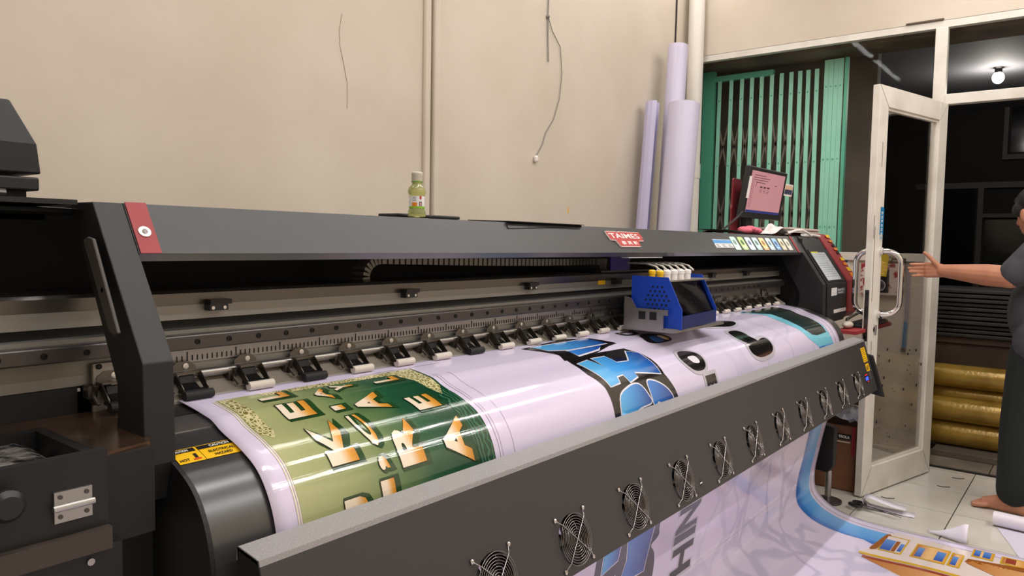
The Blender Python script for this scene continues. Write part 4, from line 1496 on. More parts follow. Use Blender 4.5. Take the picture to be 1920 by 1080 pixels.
# ------------------------------------------------------------------ things on top of the printer
TOP = 1.3865
t = thing('plastic_bottle', 'small green plastic bottle with a pale cap standing on the hood', 'bottle', (1.300, 1.335, TOP - .001))
bx, by, bz = 1.300, 1.335, TOP - .001
m_bot = mat('green liquid plastic', (214, 218, 146), .12, spec=.6, trans=.7)
G().lathe([(.016, 0), (.0215, .002), (.0225, .006), (.0215, .015), (.0185, .021), (.019, .024), (.0190, .050), (.0195, .053), (.0220, .060), (.0222, .066), (.0195, .074), (.0130, .080), (.0118, .083), (.0118, .088)], (bx, by, bz), 28).build('bottle_body', m_bot, t, smooth=True)
G().lathe([(.0145, .0865), (.0145, .089), (.0132, .089)], (bx, by, bz), 24).build('neck_ring', mat('green ring', (110, 160, 60), .3), t, smooth=True)
G().lathe([(.0132, .0885), (.0136, .089), (.0136, .104), (.0140, .1045), (.0140, .110), (.012, .1115)], (bx, by, bz), 28).build('cap', mat('pale grey cap', (216, 210, 196), .4), t, smooth=True)
def arc_label(nm, r, a0, a1, z0, z1, m):
    gg = G()
    n = 14
    vs = [(bx + r * math.cos(math.radians(a0 + (a1 - a0) * k / n)), by + r * math.sin(math.radians(a0 + (a1 - a0) * k / n)), bz + z) for z in (z0, z1) for k in range(n + 1)]
    gg.add(vs, [(k, k + 1, n + 2 + k, n + 1 + k) for k in range(n)])
    return gg.build(nm, m, t, smooth=True)


arc_label('label', .0194, 120, 330, .026, .052, mat('white sticker', (226, 226, 226)))
arc_label('label_stripe', .0196, 120, 330, .022, .027, mat('lime stripe', (140, 190, 50), .4))
arc_label('label_patch', .0197, 190, 228, .027, .036, m_orng)
arc_label('label_patch', .0197, 246, 262, .044, .052, mat('badge red', (178, 52, 52)))
arc_label('label_patch', .0197, 244, 266, .028, .038, m_ink_black)
arc_label('label_patch', .0198, 250, 262, .029, .036, mat('skin print', (224, 176, 160), .5))
for k in range(3):
    arc_label('label_line', .0197, 196, 222, .048 - .004 * k, .0495 - .004 * k, mat('grey print', (150, 158, 168)))

single('flat_black_device', G().box(1.275, 1.50, 1.372, 1.45, TOP, TOP + .009), m_blackp, 'flat black device lying on the hood behind the green bottle', 'device', (1.38, 1.41, TOP), bevel=.003)

# papers, cloth and cable near the right end
g = G()
NX, NY = 10, 6
for j in range(NY + 1):
    for i_ in range(NX + 1):
        x, y = 3.12 + .30 * i_ / NX, 1.30 + .14 * j / NY
        z = TOP + .004 + .008 * abs(math.sin(9 * x + 3 * y)) + .012 * (max(0, .4 - i_ / NX))
        g.v.append((x, y, z))
for j in range(NY):
    for i_ in range(NX):
        q = j * (NX + 1) + i_
        g.f.append((q, q + 1, q + NX + 2, q + NX + 1))
single('crumpled_tissue', g, m_paper, 'flat white tissue lying on the hood left of the pink cloth', 'tissue', (3.25, 1.37, TOP + .004))
g = G()
for k in range(7):
    g.ball((3.46 + .022 * k, 1.33 + .02 * (k % 2), TOP + .016 + .004 * (k % 3)), (.022, .03, .016), 10, 7)
single('pink_cloth', g, mat('pink fabric', (216, 108, 126), .8), 'crumpled pink cloth on the hood beneath the monitor', 'cloth', (3.53, 1.34, TOP), smooth=True)
g = G()
NX, NY = 14, 8
for j in range(NY + 1):
    for i_ in range(NX + 1):
        a_, b_ = i_ / NX, j / NY
        x, y = 3.62 + .36 * a_, 1.285 + .07 * b_
        z = TOP + .004 + .055 * math.exp(-((a_ - .62) / .22) ** 2) * (.6 + .4 * b_) + .006 * math.sin(23 * a_) * math.sin(9 * b_)
        g.v.append((x, y, z))
for j in range(NY):
    for i_ in range(NX):
        q = j * (NX + 1) + i_
        g.f.append((q, q + 1, q + NX + 2, q + NX + 1))
single('peaked_paper', g, m_paper, 'white paper sheet folded into a peak on the hood beside the monitor', 'paper', (3.8, 1.37, TOP + .004))
t = thing('paper_stack', 'stack of off-white sheets lying on the red tower top', 'paper stack', (4.42, 1.44, 1.386))
for k in range(5):
    dx = .006 * ((k * 7) % 3 - 1)
    G().box(4.06 + dx, 4.60 + dx, 1.325 + dx, 1.53, 1.4065 + .0055 * k, 1.4115 + .0055 * k).build('sheet_bundle', mat('off white sheets', (218, 208, 200), .7), t)
single('white_cable', G().tube([(3.93, 1.30, 1.395), (4.0, 1.27, 1.415), (4.08, 1.262, 1.418), (4.16, 1.262, 1.408), (4.22, 1.255, 1.392), (4.20, 1.30, 1.396), (4.30, 1.27, 1.396), (4.37, 1.255, 1.390)], .007, 8), mat('white cable', (234, 230, 228), .45),
       'white cable bent over the tower edge in front of the paper stack', 'cable', (4.15, 1.27, 1.386), smooth=True)

# monitor on its post
MO = thing('monitor', 'black monitor showing a pink screen, standing on the printer before the green gate', 'monitor', (3.95, 1.42, TOP))
Q = Vector((3.625, 1.42, 1.470))
mx = Vector((1, -.05, -.004)).normalized()
mz = Vector((.0, -.115, 1)).normalized()
mz = (mz + EX * .10).normalized()
mn = mx.cross(mz).normalized()
W_, H_ = .480, .262
rect(Q - mn * .03, mx, mz, W_, H_, .03).build('bezel', m_blackp, MO, bevel=.004)
rect(Q + mx * .028 + mz * .030 + mn * .0003, mx, mz, W_ - .056, H_ - .050, .0006).build('screen', mat('pink lit screen', (90, 62, 66), .3, emit=((226, 158, 162), .62)), MO)
rect(Q + mx * .028 + mz * .030 + mn * .0011, mx, mz, W_ - .056, .013, .0004).build('task_bar', mat('task bar', (30, 36, 84), .4, emit=((44, 52, 120), .5)), MO)
m_scr = mat('screen ink', (80, 40, 48), .5)
g = G()
for j, (a_, b_, l_) in enumerate(((.035, .21, .14), (.03, .198, .20), (.04, .186, .17), (.06, .174, .12), (.30, .17, .03))):
    rect(Q + mx * (.03 + a_) + mz * (.03 + b_ - .02) + mn * .0011, mx, mz, l_, .003, .0002, g)
for a_, l_ in ((.10, .03), (.145, .03), (.19, .03)):
    rect(Q + mx * (.05 + a_) + mz * .160 + mn * .0011, mx, mz, l_, .008, .0002, g)
    for j in range(3):
        rect(Q + mx * (.05 + a_) + mz * (.150 - .007 * j) + mn * .0011, mx, mz, l_ - .004, .0018, .0002, g)
rect(Q + mx * .098 + mz * .16 + mn * .0011, mx, mz, .004, .03, .0002, g)
rect(Q + mx * .070 + mz * .055 + mn * .0011, mx, mz, .0015, .155, .0002, g)
for j in range(18):
    rect(Q + mx * .045 + mz * (.055 + .0085 * j) + mn * .0011, mx, mz, .016, .002, .0002, g)
g.build('screen_content', m_scr, MO)
rect(Q + mx * .008 + mz * .10 + mn * .0003, mx, mz, .026, .11, .002).build('paper_note', m_paper, MO)
G().add(*disc_on(Q + mx * .25 + mz * .012 + mn * .0005, mx, mz, [(.004, 0), (.004, .001)])).build('power_button', m_rail, MO)
G().box(3.72, 3.80, 1.432, 1.462, TOP, 1.50).build('stand_neck', m_blackp, MO)
G().box(3.66, 3.94, 1.362, 1.466, TOP, TOP + .012).build('stand_foot', m_blackp, MO, bevel=.003)
t = thing('photo_card', 'small photo card stuck to the right edge of the monitor', 'photo', tuple(Q + mx * .50 + mz * .15))
rect(Q + mx * .474 + mz * .140 - mn * .001, mx, mz, .115, .066, .001).build('card', m_paper, t)
rect(Q + mx * .480 + mz * .150 + mn * .0002, mx, mz, .103, .026, .0004).build('picture', mat('dark group photo', (52, 56, 84), .5, var=(60, (150, 150, 170), .55, .7)), t)
rect(Q + mx * .480 + mz * .176 + mn * .0002, mx, mz, .103, .022, .0004).build('picture', mat('warm photo sky', (222, 190, 160), .5), t)
rb = G()
rb.prism([(3.64, TOP), (3.752, TOP), (3.755, 1.662), (3.742, 1.671), (3.655, 1.671), (3.645, 1.662), (3.641, 1.534), (3.633, 1.514)], 'y', 1.476, 1.484)
rb.box(3.64, 3.752, 1.484, 1.54, TOP, TOP + .004)
single('red_metal_bracket', rb, mat('dark red steel', (120, 30, 40), .45), 'upright dark red metal bracket left of the monitor', 'bracket', (3.69, 1.48, TOP), bevel=.002)
single('black_lead', G().tube([(3.612, 1.41, 1.50), (3.55, 1.41, 1.47), (3.44, 1.40, 1.435), (3.34, 1.40, 1.40), (3.25, 1.45, TOP + .005)], .005, 8), m_blackp, 'black lead drooping from the monitor across the red bracket to the hood', 'cable', (3.3, 1.41, TOP), smooth=True)

# keyboard and mouse on the red shelf
KB = thing('keyboard', 'black computer keyboard lying on the red shelf beside the door', 'keyboard', (4.45, 1.0, .905))
G().prism([(4.22, .905), (4.68, .905), (4.68, .922), (4.22, .922)], 'y', .945, 1.06).build('keyboard_body', m_blackp, KB, bevel=.003)
km = G().box(-.0075, .0075, -.007, .007, 0, .006).mesh('key')
km.materials.append(mat('key black', (34, 34, 38), .5))
for j in range(5):
    for i_ in range(22):
        link('key', km, None, KB, (4.235 + .0196 * i_ + .006 - 4.45, .960 + .0205 * j - 1.0, .922 - .905))
t = thing('mouse', 'pale computer mouse at the left end of the keyboard shelf', 'mouse', (4.14, 1.04, .905))
G().ball((4.15, 1.03, .925), (.052, .026, .019), 16, 10).build('mouse_body', mat('beige plastic', (196, 188, 176), .45), t, smooth=True)
G().tube([(4.195, 1.045, .930), (4.30, 1.072, .940), (4.42, 1.074, .950), (4.54, 1.074, .958), (4.64, 1.074, .955), (4.70, 1.06, .935), (4.712, 1.03, .916)], .008, 8).build('mouse_cable', m_blackp, t, smooth=True)
single('white_clip', G().box(4.70, 4.745, .965, 1.0, .906, .930).box(4.705, 4.74, .97, .995, .930, .936), m_paper, 'small white clip at the right end of the keyboard', 'clip', (4.72, .98, .906), bevel=.004)
g = G().prism([(3.985, .80), (4.09, .80), (4.085, .815), (4.04, .822), (3.99, .815)], 'y', .96, 1.02)
single('plastic_scoop', G().ball((4.02, 1.035, .868), (.05, .02, .012), 14, 8).box(3.99, 4.0, 1.03, 1.04, .70, .86), m_paper, 'white plastic scoop peeking out past the banner edge below the keyboard shelf', 'scoop', (4.0, 1.035, .70), smooth=True)

# ------------------------------------------------------------------ open glass door
DA, DB = Vector((4.20, .937, 0)), Vector((4.97, .741, 0))
dd = (DB - DA).normalized()
dn = Vector((dd.y, -dd.x, 0))                 # towards the camera side
if dn.x > 0:
    dn = -dn
DZ = Vector((0, 0, 1))
DL = (DB - DA).length
door = bpy.data.objects.new('door_1', None)
COL.objects.link(door)
door.location = DA
ROOT['door_1'] = tuple(DA)
struct(door, 'open white aluminium glass door swung into the room')


def dbox(l0, l1, z0, z1, n0, n1, gg=None):
    gg = gg or G()
    c = [DA + dd * l + dn * q for l in (l0, l1) for q in (n0, n1)]
    b_ = [c[0], c[2], c[3], c[1]]
    return gg.hexa([p + DZ * z0 for p in b_] + [p + DZ * z1 for p in b_])


TH = .038
dbox(0, .098, .008, 2.172, -TH, 0).build('door_stile', m_white, door, bevel=.003)
dbox(DL - .10, DL, .008, 2.172, -TH, 0).build('door_stile', m_white, door, bevel=.003)
dbox(.098, DL - .10, .008, .155, -TH, 0).build('door_rail', m_white, door, bevel=.003)
dbox(.098, DL - .10, 2.065, 2.172, -TH, 0).build('door_rail', m_white, door, bevel=.003)
g = G()
for (l0, l1, z0, z1) in ((.098, .112, .155, 2.065), (DL - .114, DL - .10, .155, 2.065), (.112, DL - .114, .155, .169), (.112, DL - .114, 2.051, 2.065)):
    dbox(l0, l1, z0, z1, -.028, -.010, g)
g.build('glazing_bead', m_white, door)
dbox(.105, DL - .107, .160, 2.06, -.0215, -.0165).build('pane', glass_mat('door pane', (252, 251, 249), .5), door)
# mitre seams
g = G()
for (l0, z0, l1, z1) in ((0.0, .008, .098, .155), (DL, .008, DL - .10, .155), (0, 2.172, .098, 2.065), (DL, 2.172, DL - .10, 2.065)):
    p, q = DA + dd * l0 + DZ * z0 + dn * .0005, DA + dd * l1 + DZ * z1 + dn * .0005
    g.tube([p, q], .0009, 4)
g.build('mitre_seam', mat('seam grey', (120, 112, 100), .8), door)  # thin grey lines drawn along the mitre joints
# pull handles, one on each face
for sgn, base_n in ((1, 0.0), (-1, -TH)):
    path = []
    za, zb, rr_ = .98, 1.315, .065
    outn = .085
    l_ = .088
    pts = [(0, zb)]
    for k in range(7):
        a_ = math.pi / 2 * k / 6
        pts.append((outn - rr_ + rr_ * math.sin(a_), zb - rr_ + rr_ * math.cos(a_)))
    for k in range(7):
        a_ = math.pi / 2 * k / 6
        pts.append((outn - rr_ + rr_ * math.cos(a_), za + rr_ - rr_ * math.sin(a_)))
    pts.append((0, za))
    lean = .55 if sgn > 0 else -.2
    path = [DA + dd * (l_ + q * lean) + dn * (base_n + sgn * q) + DZ * z for q, z in pts]
    o = G().tube(path, .0145, 16).build('pull_handle', m_chrome, door, smooth=True)
    for z in (za, zb):
        pp = DA + dd * l_ + dn * (base_n + sgn * .002) + DZ * z
        G().tube([pp - dn * sgn * .002, pp + dn * sgn * .014], .020, 16).build('handle_collar', m_chrome, o, smooth=True)
dbox(-.0012, 0.0, .84, 1.11, -.030, -.008).build('lock_plate', m_rail, door)
for z in (.86, 1.09):
    G().add(*disc_on(DA - dd * .0012 - dn * .019 + DZ * z, dn, DZ, [(.005, 0), (.005, .001)])).build('lock_screw', m_bolt, door)
dbox(-.006, -.001, 1.02, 1.05, -.024, -.014).build('latch_bolt', m_chrome, door)
o = G().add(*disc_on(DA + dd * .055 + dn * .0002 + DZ * .90, -dd, DZ, [(.014, 0), (.014, .004), (.012, .006)])).build('lock_cylinder', m_chrome, door)
G().box(0, 0, 0, 0, 0, 0)
dbox(.051, .059, .872, .925, .004, .010).build('key_plate', m_steel, door)
dbox(.062, .098, 1.40, 1.545, .0002, .001).build('push_sticker', mat('blue sticker', (24, 120, 176), .4), door)
stk = bpy.data.objects['push_sticker']
for k, ch in enumerate('DORONG'):
    zc = 1.525 - .0215 * k
    flat_text('sticker_letter', ch, m_textw, stk, DA + dd * .071 + dn * .0014 + DZ * (zc - .004), -DZ, dd, .015, .016, .04, base=tuple(DA))
dbox(.066, .09, 1.375, 1.392, .0002, .0008).build('sticker_mark', mat('pale blue mark', (150, 180, 200), .5), door)
for (l_, z0, z1) in ((-.0006, 1.38, 1.50), (.012, 1.05, 1.44), (.03, .55, .84), (.05, 1.75, 1.88)):
    dbox(max(l_, .0), max(l_, 0) + .003, z0, z1, 0.0002, .0008).build('black_scuff', m_rubber, door)
random.seed(11)
m_spot = mat('ink splash', (24, 26, 34), .4)
for k in range(42):
    l_, z = random.uniform(.28, .66), random.uniform(.2, .80)
    if random.random() < .3:
        l_ = random.uniform(.15, .3)
    r = random.choice((.003, .004, .006, .009))
    G().add(*disc_on(DA + dd * l_ - dn * .0163 + DZ * z, -dd, DZ, [(r, 0), (r * .8, .0006)], 8)).build('ink_splash', m_spot, door)

# ------------------------------------------------------------------ things on and by the glazed wall
xw = XW + .02
t = thing('floral_bag', 'floral gift bag with a dark round motif hanging on the wall behind the door handle', 'bag', (xw - .03, 1.06, 1.04))
G().box(xw - .045, xw - .002, .945, 1.185, 1.04, 1.235).build('bag_body', mat('red and white flowers', (222, 206, 200), .6, var=(32, (150, 40, 44), .50, .58)), t, bevel=.004)
G().box(xw - .047, xw - .045, 1.02, 1.11, 1.055, 1.20).build('dark_panel', mat('dark navy card', (34, 36, 50), .5), t)
G().add(*disc_on((xw - .0472, 1.075, 1.10), (0, -1, 0), (0, 0, 1), [(.036, 0), (.036, .001)], 24)).build('white_ring', m_paper, t)
G().add(*disc_on((xw - .0483, 1.075, 1.10), (0, -1, 0), (0, 0, 1), [(.031, 0), (.031, .001)], 24)).build('round_motif', mat('motif grey', (96, 92, 98), .5, var=(70, (40, 40, 46), .45, .6)), t)
G().tube([(xw - .03, .96, 1.235), (xw - .03, .97, 1.262), (xw - .03, 1.01, 1.265), (xw - .03, 1.02, 1.235)], .004, 6).build('bag_handle', mat('bronze cord', (110, 80, 60), .5), t)
g = G().prism([(1.035, 1.155), (1.115, 1.16), (1.115, 1.30), (1.045, 1.325), (1.025, 1.27)], 'x', xw - .056, xw - .050)
single('yellow_paper', g, mat('yellow paper', (232, 208, 60), .7), 'yellow paper tucked above the floral bag behind the chrome handle', 'paper', (xw - .053, 1.07, 1.155))
t = thing('lanyard', 'grey and blue lanyard strap hanging on the panel right of the floral bag', 'lanyard', (xw - .02, .92, .70))
def strap(pts, wd, m, nm):
    gg = G()
    vs = []
    for (y, z) in pts:
        vs += [(xw - .012, y - wd / 2, z), (xw - .012, y + wd / 2, z), (xw - .010, y - wd / 2, z), (xw - .010, y + wd / 2, z)]
    for k in range(len(pts) - 1):
        q = 4 * k
        gg.f += [(q, q + 1, q + 5, q + 4), (q + 2, q + 6, q + 7, q + 3), (q, q + 4, q + 6, q + 2), (q + 1, q + 3, q + 7, q + 5)]
    gg.v = vs
    return gg.build(nm, m, t)


strap([(.945, 1.25), (.935, 1.22), (.922, 1.17), (.918, 1.05), (.920, .95), (.922, .88)], .022, mat('lilac strap', (172, 164, 172), .6), 'upper_strap')
strap([(.922, .88), (.925, .80), (.928, .715)], .022, mat('blue strap', (96, 136, 170), .6), 'lower_strap')
G().box(xw - .02, xw - .006, .915, .94, .695, .72).build('clip', m_steel, t)
G().box(xw - .03, xw - .002, .935, .955, 1.24, 1.27).build('hook', m_rail, t)
t = thing('name_card', 'small white card with a blue logo fixed to the panel above the tower', 'card', (xw - .002, 1.31, 1.19))
G().box(xw - .003, xw - .0005, 1.265, 1.355, 1.19, 1.262).build('card', m_paper, t)
G().box(xw - .0042, xw - .003, 1.275, 1.345, 1.235, 1.250).build('logo_bar', mat('logo blue', (60, 130, 160), .5), t)

# green folding gate just outside the glass
m_gate = mat('mint green gate paint', (164, 228, 206), .5, var=(3, (148, 216, 192), .4, .7))
m_gate2 = mat('dark green gate channel', (96, 184, 156), .5)
m_link = mat('grey lattice link', (112, 100, 88), .6)
GT = thing('folding_gate', 'mint green steel folding gate with grey lattice links outside the window', 'gate', (5.37, 1.9, 0))
XG = 5.35
slat = G().box(-.003, .003, -.014, .014, .03, 2.55)
slatm = slat.mesh('slat')
slatm.materials.append(m_gate)
riv = G().lathe([(.006, 0), (.006, .004)], (0, 0, 0), 8, 'x').mesh('rivet')
riv.materials.append(m_gate2)
ys = [2.308, 2.216, 2.133, 2.056, 1.982, 1.906, 1.835, 1.765, 1.702, 1.644, 1.584]
for k, y in enumerate(ys):
    s_ = link('slat', slatm, None, GT, (XG - 5.37, y - 1.9, 0))
    s_.rotation_euler = (math.radians(.25 - .06 * k), 0, 0)
    for z in (2.40, 1.92, 1.45, .95, .5):
        link('rivet', riv, None, s_, (-.0065, 0, z))
for k in range(4):
    y = 1.535 - .031 * k
    s_ = G().box(XG - .004 - .003 * (k % 2), XG + .004, y - .0148, y + .0148, .03, 2.60).build('slat', m_gate, GT)
    for z in (2.42, 1.93, 1.47, 1.25):
        link('rivet', riv, None, s_, (XG - .009 - 5.37, y - 1.9, z))
G().box(XG - .02, XG + .02, 1.395, 1.415, .03, 2.60).build('end_channel', m_gate2, GT)
G().box(XG - .02, XG + .03, 2.335, 2.42, .0, 2.62).build('side_channel', m_gate2, GT)
G().box(XG - .005, XG + .03, 1.9, 2.42, 2.545, 2.585).build('top_track', m_gate2, GT)
for k in range(len(ys) - 1):
    ya, yb_ = ys[k], ys[k + 1]
    for z in (.35, .85, 1.35, 1.85):
        for (z0, z1) in ((z, z + .42), (z + .42, z)):
            G().hexa([Vector(p) for p in ((XG + .008, ya - .006, z0), (XG + .008, ya + .006, z0), (XG + .008, yb_ + .006, z1), (XG + .008, yb_ - .006, z1), (XG + .012, ya - .006, z0), (XG + .012, ya + .006, z0), (XG + .012, yb_ + .006, z1), (XG + .012, yb_ - .006, z1))]).build('lattice_link', m_link, GT)

# porch outside
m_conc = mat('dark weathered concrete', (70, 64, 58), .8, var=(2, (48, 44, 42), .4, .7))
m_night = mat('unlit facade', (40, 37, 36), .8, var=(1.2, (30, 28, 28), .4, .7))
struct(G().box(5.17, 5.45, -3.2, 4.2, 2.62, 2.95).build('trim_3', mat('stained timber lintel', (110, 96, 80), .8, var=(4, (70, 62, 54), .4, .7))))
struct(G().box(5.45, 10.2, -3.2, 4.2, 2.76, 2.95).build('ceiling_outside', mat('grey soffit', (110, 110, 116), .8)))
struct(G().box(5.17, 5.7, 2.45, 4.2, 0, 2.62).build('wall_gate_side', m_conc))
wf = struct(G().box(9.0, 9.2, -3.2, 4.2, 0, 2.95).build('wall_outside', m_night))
m_fr = mat('grey shopfront frame', (82, 78, 74), .6)
for (y0, y1, z0, z1) in ((.2, 1.6, 1.96, 2.02), (.98, 1.03, .6, 1.96), (.2, .98, 1.66, 1.70), (1.35, 1.40, .6, 1.96), (.2, .80, 2.24, 2.29), (.80, .84, 2.24, 2.80)):
    G().box(8.96, 9.0, y0, y1, z0, z1).build('frame_bar', m_fr, wf)
for (y0, y1, z0, z1) in ((.3, .96, 1.0, 1.64), (1.05, 1.34, .7, 1.94), (.2, .78, 2.31, 2.78)):
    G().box(8.985, 9.0, y0, y1, z0, z1).build('window_pane', mat('black pane', (14, 16, 20), .1), wf)
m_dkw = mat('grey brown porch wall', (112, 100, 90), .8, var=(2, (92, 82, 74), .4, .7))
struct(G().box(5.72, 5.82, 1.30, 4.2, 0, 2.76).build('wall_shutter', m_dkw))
t = thing('light_bulb', 'glowing bare bulb in a black holder on the porch ceiling', 'bulb', (7.0, .714, 2.76))
G().ball((7.0, .714, 2.682), (.042, .042, .046), 18, 12).build('globe', mat('lit bulb glass', (255, 250, 240), .4, emit=((255, 244, 226), 22)), t, smooth=True)
G().lathe([(.022, 2.718), (.026, 2.725), (.026, 2.750), (.04, 2.760)], (7.0, .714, 0), 16).build('holder', m_blackp, t, smooth=True)
bl = bpy.data.lights.new('bulb_light', 'POINT')
bl.energy = 14
bl.color = (1, .93, .84)
bl.shadow_soft_size = .045
blo = bpy.data.objects.new('bulb_light', bl)
blo.location = (7.0, .714, 2.60)
COL.objects.link(blo)

# stack of dark boards and rolls of film
m_mat = mat('dark board', (36, 33, 31), .55, var=(6, (54, 49, 45), .45, .7))
random.seed(5)
for k in range(11):
    z = .735 + .030 * k
    dx, dy = random.uniform(-.02, .02), random.uniform(-.03, .03)
    g = G().box(5.85 + dx, 6.45 + dx, -.3 + dy, 1.15 + dy, z, z + .022)
    lab = ('dark board, %s of the stack outside the door' % ('topmost' if k == 10 else 'lowest')) if k in (0, 10) else 'dark board, %s from the top of the stack outside the door' % ('', '', 'second', 'third', 'fourth', 'fifth', 'sixth', 'seventh', 'eighth', 'ninth', 'tenth')[11 - k]
    single('dark_board', g, m_mat, lab, 'board', (6.15, .42, z), 'dark boards stacked outside the door', bevel=.004)
BN = thing('board_bench', 'low brown bench carrying the stack of dark boards outside the door', 'bench', (6.15, .42, 0))
m_bench = mat('brown board', (74, 54, 38), .7, var=(5, (56, 40, 30), .4, .7))
G().box(5.88, 6.45, -.35, 1.2, .69, .735).build('bench_top', m_bench, BN)
G().box(5.90, 5.92, -.3, 1.15, .30, .69).build('bench_front', m_bench, BN)
for y in (-.28, 1.10):
    for x in (5.90, 6.38):
        G().box(x, x + .05, y, y + .05, 0, .69).build('bench_leg', m_bench, BN)
m_film = mat('amber wrapped film', (176, 142, 62), .22, .25, var=(8, (150, 118, 46), .4, .7), bump=(50, .25, .004))
for (x, z, r, y0, lab) in ((5.66, .495, .075, -.3, 'uppermost amber film roll of the pile outside the door'), (5.72, .360, .066, -.32, 'second amber film roll from the top of the porch pile'),
                           (5.58, .285, .078, -.28, 'third amber film roll, with an open end showing, in the porch pile'), (5.62, .124, .083, -.33, 'lowest amber film roll resting on the porch slab')):
    y1 = .97 if r != .078 else .86
    roll_thing('film_roll', (x, y0, z), (x, y1, z), r, m_film, lab, 'amber film rolls outside the door', .35)
single('porch_plank', G().box(5.42, 5.85, -.35, .80, .0, .04), mat('dusty grey plank', (96, 86, 76), .7), 'dusty flat plank under the amber film rolls', 'plank', (5.63, .2, 0), bevel=.004)
single('porch_block', G().box(5.40, 5.50, .84, .93, .0, .10), mat('grey block', (70, 66, 62), .8), 'small grey block under the end of the film rolls', 'block', (5.56, .88, 0), bevel=.004)

# ------------------------------------------------------------------ clutter by the printer's right end
BXT = thing('cardboard_box', 'brown cardboard box with a black label, topped with crumpled plastic', 'box', (4.40, 1.12, 0))
m_card = mat('brown cardboard', (126, 84, 58), .6, var=(5, (100, 64, 44), .4, .7))
G().prism([(4.27, .99), (4.27, 1.20), (4.62, 1.24), (4.62, 1.00)], 'z', .001, .36).build('carton', m_card, BXT, bevel=.006)
G().box(4.266, 4.27, 1.015, 1.085, .285, .315).build('black_label', m_ink_black, BXT)
flat_text('label_lettering', 'TROLA', m_textw, BXT, (4.2655, 1.080, .292), (0, -1, 0), (0, 0, 1), .058, .015, .03)
G().box(4.266, 4.27, .993, 1.012, .20, .36).build('red_tape', mat('red film', (150, 36, 44), .35), BXT)
G().box(4.267, 4.27, 1.02, 1.18, .268, .274).build('clear_tape', m_roll1, BXT)
random.seed(3)
g = G()
NX = NY = 9
for j in range(NY + 1):
    for i_ in range(NX + 1):
        x, y = 4.25 + .38 * i_ / NX, .97 + .28 * j / NY
        z = .364 + random.uniform(0, .05) + .035 * math.sin(math.pi * i_ / NX) * math.sin(math.pi * j / NY)
        g.v.append((x, y, z))
for j in range(NY):
    for i_ in range(NX):
        q = j * (NX + 1) + i_
        g.f.append((q, q + 1, q + NX + 2, q + NX + 1))
single('crumpled_plastic', g, mat('milky plastic film', (190, 194, 206), .25, var=(12, (110, 140, 190), .6, .66)), 'crumpled milky plastic film on top of the cardboard box', 'plastic film', (4.44, 1.11, .364))
g = G()
for k in range(9):
    a_ = k / 8
    g.ball((4.33 + .20 * a_, 1.18 - .16 * a_, .478 + .014 * math.sin(5 * a_)), (.06, .05, .028), 10, 7)
single('dark_cloth', g, mat('dark brown cloth', (58, 50, 44), .85), 'dark brown cloth heaped over the crumpled plastic', 'cloth', (4.43, 1.1, .45), smooth=True)
single('pink_bag', G().ball((4.60, 1.02, .545), (.05, .05, .05), 14, 10).ball((4.58, 1.07, .53), (.04, .04, .04), 12, 8), mat('hot pink film', (226, 84, 160), .35), 'bright pink plastic bag behind the dark cloth', 'bag', (4.6, 1.04, .49), smooth=True)
PD = thing('pedestal_motor', 'black metal box on a steel pole and round foot beside the cardboard box', 'stand', (4.08, 1.10, 0))
G().prism([(1.03, .40), (1.15, .43), (1.17, .17), (1.06, .16), (1.03, .20)], 'x', 4.00, 4.05).build('motor_box', m_blackp, PD, bevel=.006)
G().tube([(4.03, 1.06, .02), (4.03, 1.06, .17)], .016, 14).build('pole', m_steel, PD, smooth=True)
G().lathe([(.07, 0.002), (.07, .012), (.03, .026), (.02, .03)], (4.03, 1.06, 0), 24).build('round_foot', m_rail, PD, smooth=True)

# things on the floor
SCI = thing('scissors', 'pair of scissors with black handles and dark blades on the floor tile', 'scissors', (4.03, .85, 0))
p0 = Vector((4.025, .885, .022))
tip = Vector((3.985, .70, .018))
d_ = (tip - p0).normalized()
s_ = Vector((0, 0, 1)).cross(d_)
for sg_ in (-1, 1):
    c_ = p0 - d_ * .03 + s_ * (.022 * sg_)
    G().tube([c_ + d_ * .030 * math.cos(q) + s_ * .018 * math.sin(q) for q in [2 * math.pi * k / 16 for k in range(16)]], .007, 8, closed=True).build('finger_loop', m_blackp, SCI, smooth=True)
    b0 = p0 - s_ * .008 * sg_
    e0 = tip + s_ * .010 * sg_
    nn_ = Vector((0, 0, .002 * (1 + sg_)))
    G().hexa([b0 - s_ * .007 + nn_, b0 + s_ * .007 + nn_, e0 + s_ * .001 + nn_, e0 - s_ * .001 + nn_, b0 - s_ * .007 + nn_ + Vector((0, 0, .002)), b0 + s_ * .007 + nn_ + Vector((0, 0, .002)), e0 + s_ * .001 + nn_ + Vector((0, 0, .002)), e0 - s_ * .001 + nn_ + Vector((0, 0, .002))]).build('blade', m_rail, SCI)


def curl_strip(nm, p_start, dirv, width_v, pts, m, label, cat):
    """a strip whose side view pts = (along, height) is swept across width_v"""
    gg = G()
    dirv, width_v = Vector(dirv), Vector(width_v)
    vs = []
    for (a_, h_) in pts:
        q = Vector(p_start) + dirv * a_ + Vector((0, 0, h_))
        vs += [q, q + width_v]
    gg.v = [tuple(v) for v in vs]
    gg.f = [(2 * k, 2 * k + 1, 2 * k + 3, 2 * k + 2) for k in range(len(pts) - 1)]
    o = single(nm, gg, m, label, cat, tuple(p_start), smooth=True)
    so = o.modifiers.new('thickness', 'SOLIDIFY')
    so.thickness = .001
    return o


